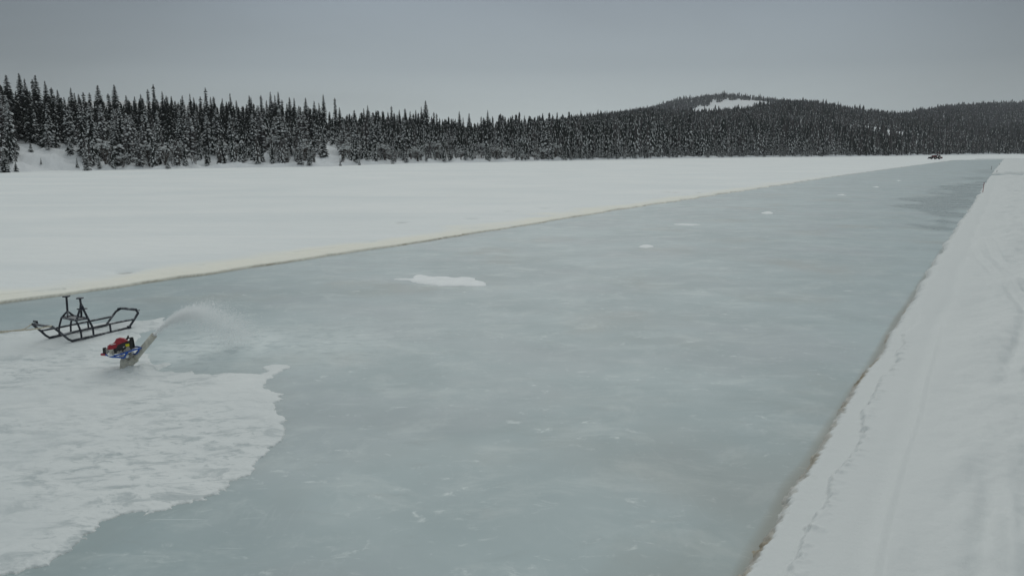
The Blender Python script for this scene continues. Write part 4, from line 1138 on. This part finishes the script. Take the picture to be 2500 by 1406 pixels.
tbox('steering_column', [((.05, 0, 1.45), (.05, .05, .25))], TDK)
def wheel(x_, y_, r_, w_):
    for nm, rr, ww, m_ in (('tyre', r_, w_, TDK), ('rim', r_ * .52, w_ * 1.08, RIM)):
        mb = MB(); mb.loft([[Vector((x_ + math.cos(6.2832 * k / 20) * rr * s_, y_ + dy, r_ + math.sin(6.2832 * k / 20) * rr * s_)) for k in range(20)] for dy, s_ in ((-ww, .86), (-ww * .7, 1), (ww * .7, 1), (ww, .86))])
        me = bpy.data.meshes.new('wheel' if nm == 'tyre' else nm); me.from_pydata(mb.v, [], mb.f); me.materials.append(m_); me.update()
        if nm == 'tyre': par = link('wheel', me, tr)
        else: link('rim', me, par)
for y_ in (-.72, .72): wheel(1.0, y_, .66, .20); wheel(-1.35, y_ * .92, .46, .14)
for y_ in (-.48, .48):
    mb = MB(); mb.tube([(.1, y_, 1.25), (-1.2, y_, 1.28), (-2.1, y_, 1.0), (-2.7, y_, .55)], .075, 6)
    me = bpy.data.meshes.new('loader_arm'); me.from_pydata(mb.v, [], mb.f); me.materials.append(TRD); me.update(); link('loader_arm', me, tr)
mb = MB(); mb.loft([[Vector((-2.65, s_, .85)), Vector((-2.6, s_, .35)), Vector((-3.35, s_, .22)), Vector((-3.38, s_, .27)), Vector((-2.85, s_, .45)), Vector((-2.85, s_, .85))] for s_ in (-.95, .95)])
me = bpy.data.meshes.new('bucket'); me.from_pydata(mb.v, [], mb.f); me.materials.append(TDK); me.update(); link('bucket', me, tr)
tbox('rear_blade', [((2.35, 0, .55), (.10, 1.0, .30)), ((2.0, 0, .65), (.35, .08, .06))], TRD)

# power pylon on the ridge
PYL = mat('pylon_wood', (0.10, 0.10, 0.105), 0.8, 0.1)
b0 = at_depth(1982, 262, 905.0); tz = at_depth(1982, 245.5, 905.0).z; gz = float(terr(b0.x, 905.0))
py_ = empty('power_pylon', (b0.x, 905.0, gz)); tag(py_, 'thin two legged power line pylon standing on the wooded ridge', 'pylon')
hh = tz - gz
for s_ in (-1, 1):
    mb = MB(); mb.tube([(s_ * 2.1, 0, -.5), (s_ * 1.9, 0, hh)], .16, 6); me = mesh_of(mb, 'pole', PYL); link('pole', me, py_)
mb = MB(); mb.tube([(-4.2, 0, hh * .985), (4.2, 0, hh * .985)], .13, 6); link('cross_arm', mesh_of(mb, 'cross_arm', PYL), py_)
for s_ in (-1, 1):
    mb = MB(); mb.tube([(s_ * 1.9, 0, hh * .97), (-s_ * 2.0, 0, hh * .72)], .07, 5); link('brace', mesh_of(mb, 'brace', PYL), py_)

print('wid', wid, 'objects', len(scene.objects))

# ------------------------------------------------------------------ thin winter haze
hz = MB(); hz.box((0, 2450, 160.0), Vector((1, 0, 0)), Vector((0, 1, 0)), Vector((0, 0, 1)), 3600, 2500, 161.0, 0.0001)
hm = bpy.data.materials.new('haze'); hm.use_nodes = True; ht = hm.node_tree; ht.nodes.remove(ht.nodes['Principled BSDF'])
pv = ht.nodes.new('ShaderNodeVolumePrincipled'); pv.inputs['Color'].default_value = (0.90, 0.95, 1.0, 1); pv.inputs['Density'].default_value = 0.00017
ht.links.new(pv.outputs[0], ht.nodes['Material Output'].inputs['Volume'])
tag(hz.build('haze', hm), 'thin pale haze over the lake and hills', kind='stuff')
